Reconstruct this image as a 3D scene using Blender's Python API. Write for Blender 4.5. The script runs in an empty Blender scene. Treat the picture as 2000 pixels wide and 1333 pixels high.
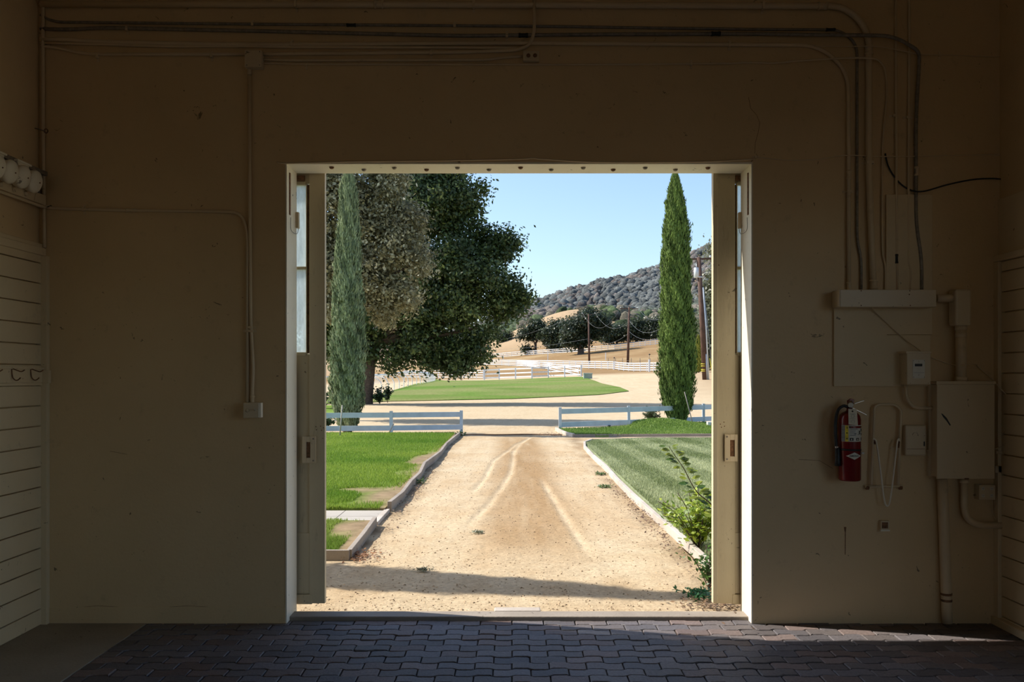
import bpy, bmesh, math, random
import numpy as np
from mathutils import Vector, Matrix

# ------------------------------------------------------------------ camera, sky, sun, exposure
scn = bpy.context.scene
COL = scn.collection
F = 1650.0          # focal length in pixels of a 2000 px wide frame
EYE = 1.6
HOR = 735.0         # horizon row
cam_d = bpy.data.cameras.new('camera'); cam = bpy.data.objects.new('camera', cam_d); COL.objects.link(cam)
cam_d.sensor_width = 36.0; cam_d.lens = 36.0 * F / 2000.0
cam_d.shift_y = (HOR - 666.5) / 2000.0
cam_d.clip_start = 0.05; cam_d.clip_end = 5000
cam.location = (0, 0, EYE); cam.rotation_euler = (math.pi / 2, 0, 0)
scn.camera = cam
SUN_TO = Vector((1.0, -0.235, -1.0)).normalized()      # direction the sunlight travels
world = bpy.data.worlds.new('world'); scn.world = world; world.use_nodes = True
wn = world.node_tree; wn.nodes.clear()
sky = wn.nodes.new('ShaderNodeTexSky'); sky.sky_type = 'NISHITA'; sky.sun_disc = False
sky.sun_elevation = math.asin(-SUN_TO.z); sky.sun_rotation = math.atan2(-SUN_TO.x, -SUN_TO.y)
sky.altitude = 300; sky.air_density = 1.0; sky.dust_density = 1.6; sky.ozone_density = 1.5
bg = wn.nodes.new('ShaderNodeBackground'); bg.inputs['Strength'].default_value = 0.235
wo = wn.nodes.new('ShaderNodeOutputWorld')
tintn = wn.nodes.new('ShaderNodeMix'); tintn.data_type = 'RGBA'; tintn.blend_type = 'MULTIPLY'; tintn.inputs['Factor'].default_value = 1.0
tintn.inputs['B'].default_value = (0.95, 0.99, 1.02, 1); wn.links.new(sky.outputs[0], tintn.inputs['A'])
wn.links.new(tintn.outputs['Result'], bg.inputs[0]); wn.links.new(bg.outputs[0], wo.inputs[0])
sun_d = bpy.data.lights.new('sun', 'SUN'); sun_d.energy = 6.8; sun_d.angle = math.radians(0.6); sun_d.color = (1.0, 0.94, 0.84)
sun = bpy.data.objects.new('sun', sun_d); COL.objects.link(sun)
sun.rotation_euler = SUN_TO.to_track_quat('-Z', 'Y').to_euler(); sun.location = (-20, 10, 25)
scn.view_settings.view_transform = 'Standard'; scn.view_settings.look = 'None'
scn.view_settings.exposure = 0.0; scn.view_settings.gamma = 1.0; scn.view_settings.use_curve_mapping = False
scn.cycles.use_denoising = True
scn.cycles.max_bounces = 10; scn.cycles.diffuse_bounces = 7; scn.cycles.transparent_max_bounces = 16
scn.cycles.sample_clamp_indirect = 8.0
scn.cycles.caustics_reflective = False; scn.cycles.caustics_refractive = False

# ------------------------------------------------------------------ helpers
RNG = np.random.default_rng(7); random.seed(7)
WALL = 5.46; OUT = 5.706                # inner and outer face of the doorway wall
def P(px, py, Y): return Vector(((px - 1000.0) / F * Y, Y, EYE + (HOR - py) / F * Y))
def Wp(px, py, off=0.0): return P(px, py, WALL - off)

def new_obj(name, me, mat, parent=None):
    o = bpy.data.objects.new(name, me); COL.objects.link(o)
    if mat is not None:
        me.materials.append(mat)
    if parent is not None: o.parent = parent
    return o
def tag(o, label=None, cat=None, group=None, kind=None):
    if label: o['label'] = label
    if cat: o['category'] = cat
    if group: o['group'] = group
    if kind: o['kind'] = kind
    return o
def thing(name, label, cat, loc=(0, 0, 0), group=None):
    o = bpy.data.objects.new(name, None); COL.objects.link(o); o.location = loc
    o.empty_display_size = 0.1
    return tag(o, label, cat, group)

class MB:
    """collects verts and faces of one mesh, in world space"""
    def __init__(s): s.v = []; s.f = []; s.sm = []
    def add(s, vs, fs, smooth=False):
        b = len(s.v); s.v += [tuple(p) for p in vs]
        s.f += [tuple(i + b for i in f) for f in fs]; s.sm += [smooth] * len(fs); return s
    def box(s, a, b, rot=None, c=None):
        x0, y0, z0 = a; x1, y1, z1 = b
        vs = [Vector(p) for p in ((x0,y0,z0),(x1,y0,z0),(x1,y1,z0),(x0,y1,z0),(x0,y0,z1),(x1,y0,z1),(x1,y1,z1),(x0,y1,z1))]
        if rot is not None:
            c = Vector(c) if c is not None else (Vector(a) + Vector(b)) / 2
            vs = [rot @ (v - c) + c for v in vs]
        return s.add(vs, [(0,3,2,1),(4,5,6,7),(0,1,5,4),(1,2,6,5),(2,3,7,6),(3,0,4,7)])
    def bar(s, p, q, w, h, up=(0,0,1)):
        p = Vector(p); q = Vector(q); d = (q - p).normalized(); up = Vector(up)
        sd = d.cross(up)
        if sd.length < 1e-4: sd = d.cross(Vector((1,0,0)))
        sd.normalize(); u = sd.cross(d).normalized(); vs = []
        for e in (p, q):
            for a, b in ((-1,-1),(1,-1),(1,1),(-1,1)): vs.append(e + sd * a * w / 2 + u * b * h / 2)
        return s.add(vs, [(0,1,2,3),(7,6,5,4),(0,4,5,1),(1,5,6,2),(2,6,7,3),(3,7,4,0)])
    def tube(s, path, r, seg=10, cap=True):
        pts = [Vector(p) for p in path]; n = len(pts)
        rr = r if hasattr(r, '__len__') else [r] * n
        t0 = (pts[1] - pts[0]).normalized()
        ref = Vector((0,0,1)) if abs(t0.z) < 0.9 else Vector((1,0,0))
        nrm = t0.cross(ref).normalized(); vs = []; prev = t0
        for i, p in enumerate(pts):
            t = (pts[min(i+1, n-1)] - pts[max(i-1, 0)])
            t = t.normalized() if t.length > 1e-9 else prev
            nrm = (nrm - t * nrm.dot(t)).normalized(); bn = t.cross(nrm); prev = t
            for k in range(seg):
                a = 2 * math.pi * k / seg
                vs.append(p + (nrm * math.cos(a) + bn * math.sin(a)) * rr[i])
        fs = [(i*seg+k, i*seg+(k+1) % seg, (i+1)*seg+(k+1) % seg, (i+1)*seg+k) for i in range(n-1) for k in range(seg)]
        s.add(vs, fs, True)
        if cap:
            b = len(s.v) - len(vs)
            s.f.append(tuple(b + k for k in reversed(range(seg)))); s.sm.append(False)
            s.f.append(tuple(b + (n-1)*seg + k for k in range(seg))); s.sm.append(False)
        return s
    def lathe(s, prof, c, axis=(0,0,1), seg=24):
        """prof: (radius, height) pairs along axis from c"""
        ax = Vector(axis).normalized(); q = ax.to_track_quat('Z', 'Y'); c = Vector(c); vs = []
        for r, h in prof:
            for k in range(seg):
                a = 2 * math.pi * k / seg
                vs.append(c + q @ Vector((max(r, 1e-5) * math.cos(a), max(r, 1e-5) * math.sin(a), h)))
        n = len(prof)
        fs = [(i*seg+k, i*seg+(k+1) % seg, (i+1)*seg+(k+1) % seg, (i+1)*seg+k) for i in range(n-1) for k in range(seg)]
        fs += [tuple(reversed(range(seg))), tuple((n-1)*seg+k for k in range(seg))]
        return s.add(vs, fs, True)
    def prism(s, poly, ext):
        """poly: 3-D points of one face, ext: extrusion vector"""
        poly = [Vector(p) for p in poly]; ext = Vector(ext); n = len(poly)
        vs = poly + [p + ext for p in poly]
        return s.add(vs, [tuple(reversed(range(n))), tuple(range(n, 2*n))] + [(i, (i+1) % n, n+(i+1) % n, n+i) for i in range(n)])
    def build(s, name, mat, parent=None, bevel=0.0, origin=None):
        me = bpy.data.meshes.new(name)
        off = Vector((0,0,0))
        if parent is not None:
            p = parent
            while p is not None: off += p.location; p = p.parent
        me.from_pydata([tuple(Vector(v) - off) for v in s.v], [], s.f)
        me.polygons.foreach_set('use_smooth', s.sm)
        bm = bmesh.new(); bm.from_mesh(me); bmesh.ops.recalc_face_normals(bm, faces=bm.faces)
        if bevel > 0:
            es = [e for e in bm.edges if e.is_manifold and e.calc_face_angle(0) > 0.5]
            bmesh.ops.bevel(bm, geom=es, offset=bevel, segments=2, affect='EDGES', clamp_overlap=True, profile=0.5)
        bm.to_mesh(me); bm.free()
        return new_obj(name, me, mat, parent)

def spline(pts, n=8):
    """Catmull-Rom through the points"""
    pts = [Vector(p) for p in pts]; out = []
    q = [pts[0] * 2 - pts[1]] + pts + [pts[-1] * 2 - pts[-2]]
    for i in range(1, len(q) - 2):
        for k in range(n):
            t = k / n; a, b, c, d = q[i-1], q[i], q[i+1], q[i+2]
            out.append(0.5 * ((2*b) + (c-a)*t + (2*a-5*b+4*c-d)*t*t + (3*b-a-3*c+d)*t**3))
    out.append(pts[-1]); return out
def rounded(pts, r=0.05, n=6):
    """polyline with rounded corners"""
    pts = [Vector(p) for p in pts]; out = [pts[0]]
    for i in range(1, len(pts) - 1):
        a, b, c = pts[i-1], pts[i], pts[i+1]
        ra = min(r, (b-a).length * 0.49, (c-b).length * 0.49)
        p = b + (a-b).normalized() * ra; q = b + (c-b).normalized() * ra
        for k in range(n + 1):
            t = k / n; out.append(p*(1-t)**2 + b*2*t*(1-t) + q*t*t)
    out.append(pts[-1]); return out

def np_mesh(name, V, Fc, mat, parent=None, col=None, smooth=False, corner=None):
    """fast mesh from numpy; Fc (n,k) faces; col: per-vertex tint (n,3)"""
    me = bpy.data.meshes.new(name); nv = len(V); nf, k = Fc.shape
    me.vertices.add(nv); me.vertices.foreach_set('co', V.astype(np.float32).ravel())
    me.loops.add(nf * k); me.loops.foreach_set('vertex_index', Fc.astype(np.int32).ravel())
    me.polygons.add(nf); me.polygons.foreach_set('loop_start', np.arange(0, nf * k, k, dtype=np.int32))
    me.polygons.foreach_set('loop_total', np.full(nf, k, dtype=np.int32))
    me.polygons.foreach_set('use_smooth', np.full(nf, smooth))
    if col is not None:
        a = me.color_attributes.new('tint', 'FLOAT_COLOR', 'POINT')
        c = np.ones((nv, 4), np.float32); c[:, :3] = col; a.data.foreach_set('color', c.ravel())
    me.update(calc_edges=True)
    return new_obj(name, me, mat, parent)

# ------------------------------------------------------------------ materials
def mat_new(name):
    m = bpy.data.materials.new(name); m.use_nodes = True
    nt = m.node_tree; nt.nodes.clear()
    b = nt.nodes.new('ShaderNodeBsdfPrincipled'); o = nt.nodes.new('ShaderNodeOutputMaterial')
    nt.links.new(b.outputs[0], o.inputs[0]); return m, nt, b
def noise(nt, scale, detail=4, rough=0.6, vec=None, dist=0.0):
    n = nt.nodes.new('ShaderNodeTexNoise'); n.inputs['Scale'].default_value = scale
    n.inputs['Detail'].default_value = detail; n.inputs['Roughness'].default_value = rough
    n.inputs['Distortion'].default_value = dist
    if vec is None:
        vec = nt.nodes.new('ShaderNodeNewGeometry').outputs['Position']
    nt.links.new(vec, n.inputs['Vector']); return n
def ramp(nt, src, stops):
    r = nt.nodes.new('ShaderNodeValToRGB'); nt.links.new(src, r.inputs[0])
    while len(r.color_ramp.elements) < len(stops): r.color_ramp.elements.new(0.5)
    for e, (p, c) in zip(r.color_ramp.elements, stops):
        e.position = p; e.color = (c[0], c[1], c[2], 1) if hasattr(c, '__len__') else (c, c, c, 1)
    return r
def mixc(nt, fac, a, b, mode='MIX'):
    m = nt.nodes.new('ShaderNodeMix'); m.data_type = 'RGBA'; m.blend_type = mode
    for sock, val in ((m.inputs['Factor'], fac), (m.inputs['A'], a), (m.inputs['B'], b)):
        if hasattr(val, 'node'): nt.links.new(val, sock)
        elif hasattr(val, '__len__'): sock.default_value = (val[0], val[1], val[2], 1)
        else: sock.default_value = val
    return m.outputs['Result']
def bump(nt, b, src, strength, dist=0.01):
    n = nt.nodes.new('ShaderNodeBump'); n.inputs['Strength'].default_value = strength
    n.inputs['Distance'].default_value = dist; nt.links.new(src, n.inputs['Height'])
    nt.links.new(n.outputs[0], b.inputs['Normal'])
def scaled(nt, sx, sy, sz):
    g = nt.nodes.new('ShaderNodeNewGeometry'); mp = nt.nodes.new('ShaderNodeMapping')
    mp.inputs['Scale'].default_value = (sx, sy, sz); nt.links.new(g.outputs['Position'], mp.inputs['Vector'])
    return mp.outputs[0]

def painted(name, c, c2, dirt=(0.10, 0.06, 0.03), amount=0.5, rough=0.55, bs=0.25, speck=True, wood=False):
    m, nt, b = mat_new(name)
    vec = scaled(nt, 1, 1, 0.25) if wood else None
    n1 = noise(nt, 1.6, 5, 0.6); r1 = ramp(nt, n1.outputs[0], [(0.35, c), (0.7, c2)])
    n2 = noise(nt, 9 if not wood else 14, 6, 0.7, vec); r2 = ramp(nt, n2.outputs[0], [(0.60, 0.0), (0.82, amount)])
    col = mixc(nt, r2.outputs[0], r1.outputs[0], dirt)
    if speck:
        n3 = noise(nt, 14, 3, 0.7, None, 1.2); r3 = ramp(nt, n3.outputs[0], [(0.69, 0.0), (0.72, 0.75)])
        col = mixc(nt, r3.outputs[0], col, (0.05, 0.028, 0.015))
    nt.links.new(col, b.inputs['Base Color']); b.inputs['Roughness'].default_value = rough
    n4 = noise(nt, 55, 4, 0.6, vec); bump(nt, b, n4.outputs[0], bs, 0.006)
    return m
def plain(name, c, rough=0.5, metal=0.0, nscale=30, var=0.25, bs=0.1):
    m, nt, b = mat_new(name)
    n = noise(nt, nscale, 4); r = ramp(nt, n.outputs[0], [(0.3, tuple(x*(1-var) for x in c)), (0.7, tuple(min(1, x*(1+var)) for x in c))])
    nt.links.new(r.outputs[0], b.inputs['Base Color']); b.inputs['Roughness'].default_value = rough
    b.inputs['Metallic'].default_value = metal
    if bs: bump(nt, b, n.outputs[0], bs, 0.003)
    return m
def tinted(name, rough=0.6, trans=0.0, nscale=0, spec=0.3, lum=(0.7, 1.3), bs=0.0):
    """surface coloured by its mesh's tint attribute"""
    m, nt, b = mat_new(name)
    a = nt.nodes.new('ShaderNodeVertexColor'); a.layer_name = 'tint'; col = a.outputs[0]
    if nscale:
        n = noise(nt, nscale, 5, 0.7); r = ramp(nt, n.outputs[0], [(0.3, lum[0]), (0.7, lum[1])])
        col = mixc(nt, 1.0, col, r.outputs[0], 'MULTIPLY')
        if bs: bump(nt, b, n.outputs[0], bs, 0.02)
    nt.links.new(col, b.inputs['Base Color']); b.inputs['Roughness'].default_value = rough
    b.inputs['Specular IOR Level'].default_value = spec
    if trans:
        t = nt.nodes.new('ShaderNodeBsdfTranslucent'); nt.links.new(col, t.inputs[0])
        mx = nt.nodes.new('ShaderNodeMixShader'); mx.inputs[0].default_value = trans
        o = [x for x in nt.nodes if x.type == 'OUTPUT_MATERIAL'][0]
        nt.links.new(b.outputs[0], mx.inputs[1]); nt.links.new(t.outputs[0], mx.inputs[2]); nt.links.new(mx.outputs[0], o.inputs[0])
    return m

CREAM = (0.68, 0.51, 0.295); CREAM2 = (0.62, 0.46, 0.26)
M = {}
M['stucco'] = painted('cream_stucco', CREAM, CREAM2, amount=0.30)
M['trim'] = painted('cream_trim_paint', (0.85, 0.80, 0.69), (0.79, 0.73, 0.60), amount=0.35, bs=0.15)
M['siding'] = painted('cream_board_paint', (0.70, 0.575, 0.38), (0.64, 0.515, 0.33), amount=0.30, bs=0.15)
M['door'] = painted('beige_door_paint', (0.62, 0.53, 0.36), (0.56, 0.47, 0.31), amount=0.55, bs=0.15, wood=True)
M['pipe'] = painted('painted_pipe', (0.68, 0.55, 0.37), (0.60, 0.475, 0.31), amount=0.45, rough=0.4, bs=0.1, speck=False)
M['box'] = painted('painted_steel', (0.64, 0.53, 0.37), (0.60, 0.49, 0.33), amount=0.3, rough=0.4, bs=0.08)
M['galv'] = plain('galvanised_steel', (0.24, 0.21, 0.175), 0.45, 0.2, 40, 0.3)
M['rust'] = plain('rusty_metal', (0.20, 0.10, 0.05), 0.8, 0.2, 60, 0.5, 0.3)
M['black'] = plain('black_rubber', (0.012, 0.012, 0.013), 0.5)
M['red'] = plain('red_enamel', (0.17, 0.005, 0.006), 0.25, 0.0, 8, 0.1, 0)
M['yellow'] = plain('yellow_print', (0.75, 0.62, 0.05), 0.5)
M['grey'] = plain('grey_print', (0.20, 0.21, 0.22), 0.5)
M['white'] = plain('white_plastic', (0.66, 0.64, 0.58), 0.45, 0, 20, 0.05, 0.05)
M['paper'] = plain('paper_tag', (0.72, 0.66, 0.52), 0.7, 0, 20, 0.08, 0.05)
M['chrome'] = plain('worn_chrome', (0.60, 0.58, 0.54), 0.3, 0.9, 40, 0.15, 0)
M['steelwhite'] = plain('white_rail_paint', (0.80, 0.81, 0.82), 0.45, 0, 5, 0.05, 0)
M['fence'] = plain('white_vinyl', (0.80, 0.80, 0.80), 0.4, 0, 3, 0.05, 0.02)
M['shadefence'] = plain('shade_tinted_fence_paint', (0.55, 0.60, 0.64), 0.6, 0, 3, 0.12, 0.05)  # bluish shade on the camera-facing sides is put into this fence colour
M['polewood'] = plain('creosoted_wood', (0.085, 0.042, 0.027), 0.8, 0, 2, 0.35, 0.1)
M['transformer'] = plain('transformer_grey', (0.55, 0.58, 0.60), 0.4, 0.2, 5, 0.08, 0)
M['wire'] = plain('overhead_wire', (0.22, 0.23, 0.25), 0.5, 0.3, 5, 0.1, 0)
M['bark'] = plain('tree_bark', (0.085, 0.06, 0.045), 0.9, 0, 12, 0.5, 0.6)
M['curb'] = painted('weathered_edging_board', (0.34, 0.29, 0.24), (0.24, 0.20, 0.165), dirt=(0.2, 0.15, 0.1), amount=0.7, rough=0.8, bs=0.5)
M['curbwhite'] = painted('painted_edging', (0.56, 0.50, 0.44), (0.40, 0.34, 0.28), dirt=(0.3, 0.2, 0.14), amount=0.7, rough=0.8, bs=0.5)
M['conc'] = painted('worn_concrete', (0.34, 0.29, 0.22), (0.26, 0.22, 0.165), dirt=(0.12, 0.09, 0.06), amount=0.5, rough=0.85, bs=0.4)
M['path'] = painted('path_paving', (0.44, 0.40, 0.35), (0.36, 0.33, 0.29), dirt=(0.3, 0.26, 0.2), amount=0.5, rough=0.85, bs=0.3, speck=False)
M['ceil'] = painted('ceiling_boards', (0.50, 0.42, 0.30), (0.44, 0.37, 0.26), amount=0.3)
M['straw'] = plain('dry_straw', (0.30, 0.22, 0.11), 0.9, 0, 40, 0.4, 0)
M['stake'] = plain('weathered_stake', (0.40, 0.36, 0.30), 0.8, 0, 30, 0.3, 0.1)
M['leaf'] = tinted('leaf', 0.42, 0.40, 0, 0.5)
M['leafdull'] = tinted('conifer_leaf', 0.75, 0.12, 0, 0.2)
M['grass'] = tinted('grass_blade', 0.5, 0.35, 0, 0.4)
M['brush'] = tinted('chaparral', 0.95, 0.0, 1.1, 0.05, (0.35, 1.6), 0.0)
M['ground'] = tinted('dirt_ground', 0.95, 0.0, 28, 0.0, (0.78, 1.20), 0.55)
M['lawn'] = tinted('lawn_turf', 0.9, 0.0, 5.0, 0.0, (0.72, 1.25), 0.6)
M['paver'] = tinted('paver', 0.62, 0.0, 60, 0.45, (0.75, 1.25), 0.3)
M['stone'] = tinted('small_stone', 0.9, 0.0, 0, 0.2)
# dusty glass
m, nt, b = mat_new('dusty_glass'); M['glass'] = m
b.inputs['Roughness'].default_value = 0.25; b.inputs['Base Color'].default_value = (0.80, 0.85, 0.86, 1)
tr = nt.nodes.new('ShaderNodeBsdfTransparent'); tr.inputs[0].default_value = (0.86, 0.93, 0.96, 1)
tl = nt.nodes.new('ShaderNodeBsdfTranslucent'); tl.inputs[0].default_value = (0.75, 0.82, 0.85, 1)
n1 = noise(nt, 40, 6, 0.75, scaled(nt, 1, 1, 0.15)); r1 = ramp(nt, n1.outputs[0], [(0.3, 0.35), (0.75, 0.9)])
mx0 = nt.nodes.new('ShaderNodeMixShader'); mx0.inputs[0].default_value = 0.15
nt.links.new(tl.outputs[0], mx0.inputs[1]); nt.links.new(b.outputs[0], mx0.inputs[2])
mx = nt.nodes.new('ShaderNodeMixShader'); nt.links.new(r1.outputs[0], mx.inputs[0])
nt.links.new(tr.outputs[0], mx.inputs[1]); nt.links.new(mx0.outputs[0], mx.inputs[2])
nt.links.new(mx.outputs[0], [x for x in nt.nodes if x.type == 'OUTPUT_MATERIAL'][0].inputs[0])

# ------------------------------------------------------------------ terrain
def interp(x, xs, ys): return np.interp(x, xs, ys)
def smooth(x, a, b):
    t = np.clip((x - a) / (b - a), 0, 1); return t * t * (3 - 2 * t)
def vnoise(x, y, s, seed=0):
    """cheap smooth value noise"""
    x = np.asarray(x, float) / s; y = np.asarray(y, float) / s
    xi = np.floor(x).astype(np.int64); yi = np.floor(y).astype(np.int64); fx = x - xi; fy = y - yi
    fx = fx * fx * (3 - 2 * fx); fy = fy * fy * (3 - 2 * fy)
    def h(a, b):
        n = (a * 374761393 + b * 668265263 + seed * 1442695041) & 0x7fffffff
        n = (n ^ (n >> 13)) * 1274126177 & 0x7fffffff
        return ((n ^ (n >> 16)) & 0xffff) / 65535.0
    return (h(xi, yi)*(1-fx) + h(xi+1, yi)*fx)*(1-fy) + (h(xi, yi+1)*(1-fx) + h(xi+1, yi+1)*fx)*fy
def height(X, Y):
    X = np.asarray(X, float); Y = np.asarray(Y, float)
    B = interp(Y, [0, 35, 50, 65, 80, 90, 124, 150, 200, 230, 250, 300, 340], [0, 0, .12, .55, 1.0, 1.2, 1.25, 2.0, 4.0, 5.6, 6.9, 9.6, 13])
    k = interp(Y, [0, 40, 90, 150, 200, 230, 300, 400], [0, 0, .04, .03, .09, .12, .12, .05])
    z = B + k * np.clip(X, -70, 90)
    spur = 13.0 * np.exp(-((X - 26) / 30.0)**2 - ((Y - 350) / 45.0)**2)
    ridge = interp(X, [-400, -100, -40, 0, 20, 55, 158, 213, 300, 500], [16, 32, 46, 66, 75, 85, 111, 132, 158, 172])
    t = np.clip((Y - 330) / 570.0, 0, 1)
    mount = (ridge - 13) * (t**1.25) * (1 + 0.0 * X)
    mount = mount + (vnoise(X, Y, 90, 3) - .5) * 22 * np.sin(np.pi * np.clip(t, 0, 1)) + (vnoise(X, Y, 30, 5) - .5) * 5 * smooth(t, 0, .2)
    back = np.clip((Y - 900) / 600.0, 0, 1)
    return z + spur + mount * (1 - 0.7 * back)
def hz(x, y): return float(height(x, y))
def at(px, py, lo=5.8, hi=900):
    """the point of the terrain seen along the direction of a photo position"""
    ys = np.linspace(lo, hi, 12000); X = (px - 1000.0) / F * ys; Z = EYE + (HOR - py) / F * ys
    d = Z - height(X, ys); i = np.nonzero(d < 0)[0]
    i = i[0] if len(i) else len(ys) - 1
    return Vector((X[i], ys[i], float(height(X[i], ys[i]))))

# ------------------------------------------------------------------ ground mesh
def grid_mesh(name, xs, ys, zf, mat, colf, parent=None):
    X, Y = np.meshgrid(xs, ys); Z = zf(X, Y); V = np.stack([X, Y, Z], -1).reshape(-1, 3)
    nx, ny = len(xs), len(ys); i = np.arange(nx - 1)[None, :] + nx * np.arange(ny - 1)[:, None]; i = i.ravel()
    Fc = np.stack([i, i + 1, i + nx + 1, i + nx], -1)
    return np_mesh(name, V, Fc, mat, parent, colf(X, Y).reshape(-1, 3), smooth=True)
EDGE_L, EDGE_R = -1.47, 1.60
def rut(X, Y, path, w):
    """0..1 mask of a wheel track following x = f(Y)"""
    c = interp(Y, [p[0] for p in path], [p[1] for p in path]); return np.exp(-((X - c) / w)**2) * smooth(Y, path[0][0]-.3, path[0][0]+.8) * (1 - smooth(Y, path[-1][0]-1.5, path[-1][0]))
TRACKS = [([(9.0, -.48), (10.5, -.30), (12.0, -.17), (14, -.02), (16, .02), (18, .03), (20, .20), (23, .6)], .05),
          ([(11.5, -.55), (13.5, -.42), (16, -.35), (18, -.10), (20, .12), (22, .5)], .045),
          ([(7.4, .70), (9.5, .60), (12, .50), (13.6, .44)], .045)]
def ground_z(X, Y):
    z = height(X, Y)
    near = (1 - smooth(Y, 24, 34)) * smooth(X, EDGE_L, EDGE_L + .2) * (1 - smooth(X, EDGE_R - .2, EDGE_R))
    d = (vnoise(X, Y, .12, 11) - .5) * .008 + (vnoise(X, Y, .45, 12) - .5) * .018 + (vnoise(X, Y, .05, 13) - .5) * .004
    for p, w in TRACKS: d = d - .012 * rut(X, Y, p, w) + .006 * (rut(X, Y, p, w * 2.2) - rut(X, Y, p, w))
    return z - .006 + near * d * smooth(Y, 5.75, 6.1) + np.where(Y < 5.64, -.08, 0)
def ground_c(X, Y):
    sand = np.array([.66, .50, .325]); pale = np.array([.78, .65, .47]); brown = np.array([.47, .315, .175]); pas = np.array([.40, .27, .15]); dry = np.array([.55, .42, .25])
    n = vnoise(X, Y, .9, 1) * .5 + vnoise(X, Y, .3, 2) * .3 + vnoise(X, Y, .1, 4) * .2
    L = lambda a, b, t: a + (b - a) * t[..., None]
    c = L(sand[None, None], pale, np.clip((n - .35) * 2, 0, 1))
    mid = np.exp(-((X - .18) / .55)**4) * smooth(Y, 6, 9) * (1 - smooth(Y, 20, 26))
    streak = vnoise(X * 4, Y * .45, .5, 6) * .5 + vnoise(X * 12, Y * .8, .5, 16) * .3 + vnoise(X * 2, Y * .3, .5, 26) * .4
    c = L(c, brown, np.clip(mid * (.35 + streak * .8), 0, .95)); c = L(c, pale * 1.05, np.clip((1 - mid) * (streak - .45) * 1.1, 0, .5))
    for p, w in TRACKS: c = L(c, pale * 1.08, np.clip(rut(X, Y, p, w) * (.35 + .5 * vnoise(X, Y, .5, 17)), 0, 1))
    side = (np.exp(-((X - EDGE_L) / .18)**2) + np.exp(-((X - EDGE_R) / .2)**2)) * (Y < 23) * vnoise(X, Y, .35, 8)
    c = L(c, np.array([.27, .19, .12]), np.clip(side * .95, 0, .8))
    # the road beyond is pale, the pasture brown, the spur dry gold
    road = smooth(Y, 24, 30); c = L(c, pale * .98, road * .6)
    edgeX = interp(Y, [24, 45, 60, 90, 110, 140], [9.5, 11, 13, 17, 20, 22])
    c = L(c, np.array([.56, .43, .29]), smooth(Y, 45, 60) * smooth(X - edgeX, -3, 4))
    t = smooth(Y, 118, 140); n2 = vnoise(X, Y, 9, 21) * .6 + vnoise(X, Y, 2.5, 22) * .4
    c = L(c, pas * .95, t); c = L(c, dry, t * np.clip((n2 - .42) * 2.2, 0, 1) * .8)
    c = L(c, np.array([.56, .42, .28]), smooth(Y, 270, 320))
    g = smooth(Y, 420, 500); c = L(c, np.array([.32, .25, .20]), g)
    gr = vnoise(X, Y, .035, 14) * .5 + vnoise(X, Y, .012, 15) * .5
    return c * np.array([.70, .68, .64]) * (.90 + .2 * gr[..., None])
xs = np.unique(np.concatenate([np.linspace(-420, -60, 50), np.linspace(-60, -8, 60), np.linspace(-8, -2, 40), np.linspace(-2, 2.2, 140), np.linspace(2.2, 12, 60), np.linspace(12, 70, 80), np.linspace(70, 520, 70)]))
ys = np.unique(np.concatenate([np.linspace(5.60, 12, 190), np.linspace(12, 24, 190), np.linspace(24, 60, 90), np.linspace(60, 200, 110), np.linspace(200, 420, 80), np.linspace(420, 1500, 120)]))
tag(grid_mesh('ground', xs, ys, ground_z, M['ground'], ground_c), kind='structure')

# turf laid in beds on that ground
def in_poly(x, y, poly):
    r = np.zeros(x.shape, bool); n = len(poly)
    for i in range(n):
        x1, y1 = poly[i]; x2, y2 = poly[(i + 1) % n]
        c = ((y1 > y) != (y2 > y)) & (x < (x2 - x1) * (y - y1) / (y2 - y1 + 1e-12) + x1); r ^= c
    return r
def turf(name, poly, step, lift, colf, mound=None):
    """poly in world x, y; a slab of turf following the terrain with a crisp edge"""
    bm = bmesh.new(); vs = [bm.verts.new((x, y, 0)) for x, y in poly]; bm.faces.new(vs)
    xs_ = [p[0] for p in poly]; ys_ = [p[1] for p in poly]
    for ax, lo, hi in ((0, min(xs_), max(xs_)), (1, min(ys_), max(ys_))):
        st = step[ax]; v = math.ceil(lo / st) * st
        while v < hi:
            co = (v, 0, 0) if ax == 0 else (0, v, 0); no = (1, 0, 0) if ax == 0 else (0, 1, 0)
            bmesh.ops.bisect_plane(bm, geom=bm.verts[:] + bm.edges[:] + bm.faces[:], plane_co=co, plane_no=no, dist=1e-5); v += st
    bmesh.ops.triangulate(bm, faces=[f for f in bm.faces if len(f.verts) > 4])
    r = bmesh.ops.extrude_face_region(bm, geom=bm.faces[:]); top = {v for v in r['geom'] if isinstance(v, bmesh.types.BMVert)}
    bm.verts.ensure_lookup_table()
    P_ = np.array([v.co[:2] for v in bm.verts]); H = height(P_[:, 0], P_[:, 1]); mz = mound(P_[:, 0], P_[:, 1]) if mound else np.zeros(len(H))
    for v, h, mm in zip(bm.verts, H, mz): v.co.z = h + (lift + mm if v in top else -.05)
    bmesh.ops.recalc_face_normals(bm, faces=bm.faces)
    me = bpy.data.meshes.new(name); bm.to_mesh(me); bm.free()
    for p in me.polygons: p.use_smooth = False
    a = me.color_attributes.new('tint', 'FLOAT_COLOR', 'POINT'); c = np.ones((len(P_), 4), np.float32); c[:, :3] = colf(P_[:, 0], P_[:, 1]); a.data.foreach_set('color', c.ravel())
    return new_obj(name, me, M['lawn'])
def bedcol(base, dry, bare):
    def f(X, Y):
        n = vnoise(X, Y, 1.6, 31) * .6 + vnoise(X, Y, .4, 32) * .4
        c = np.array(base)[None] * (.8 + .4 * n[:, None])
        t = bare(X, Y)[:, None]; return c * (1 - t) + np.array(dry)[None] * t
    return f
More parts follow.
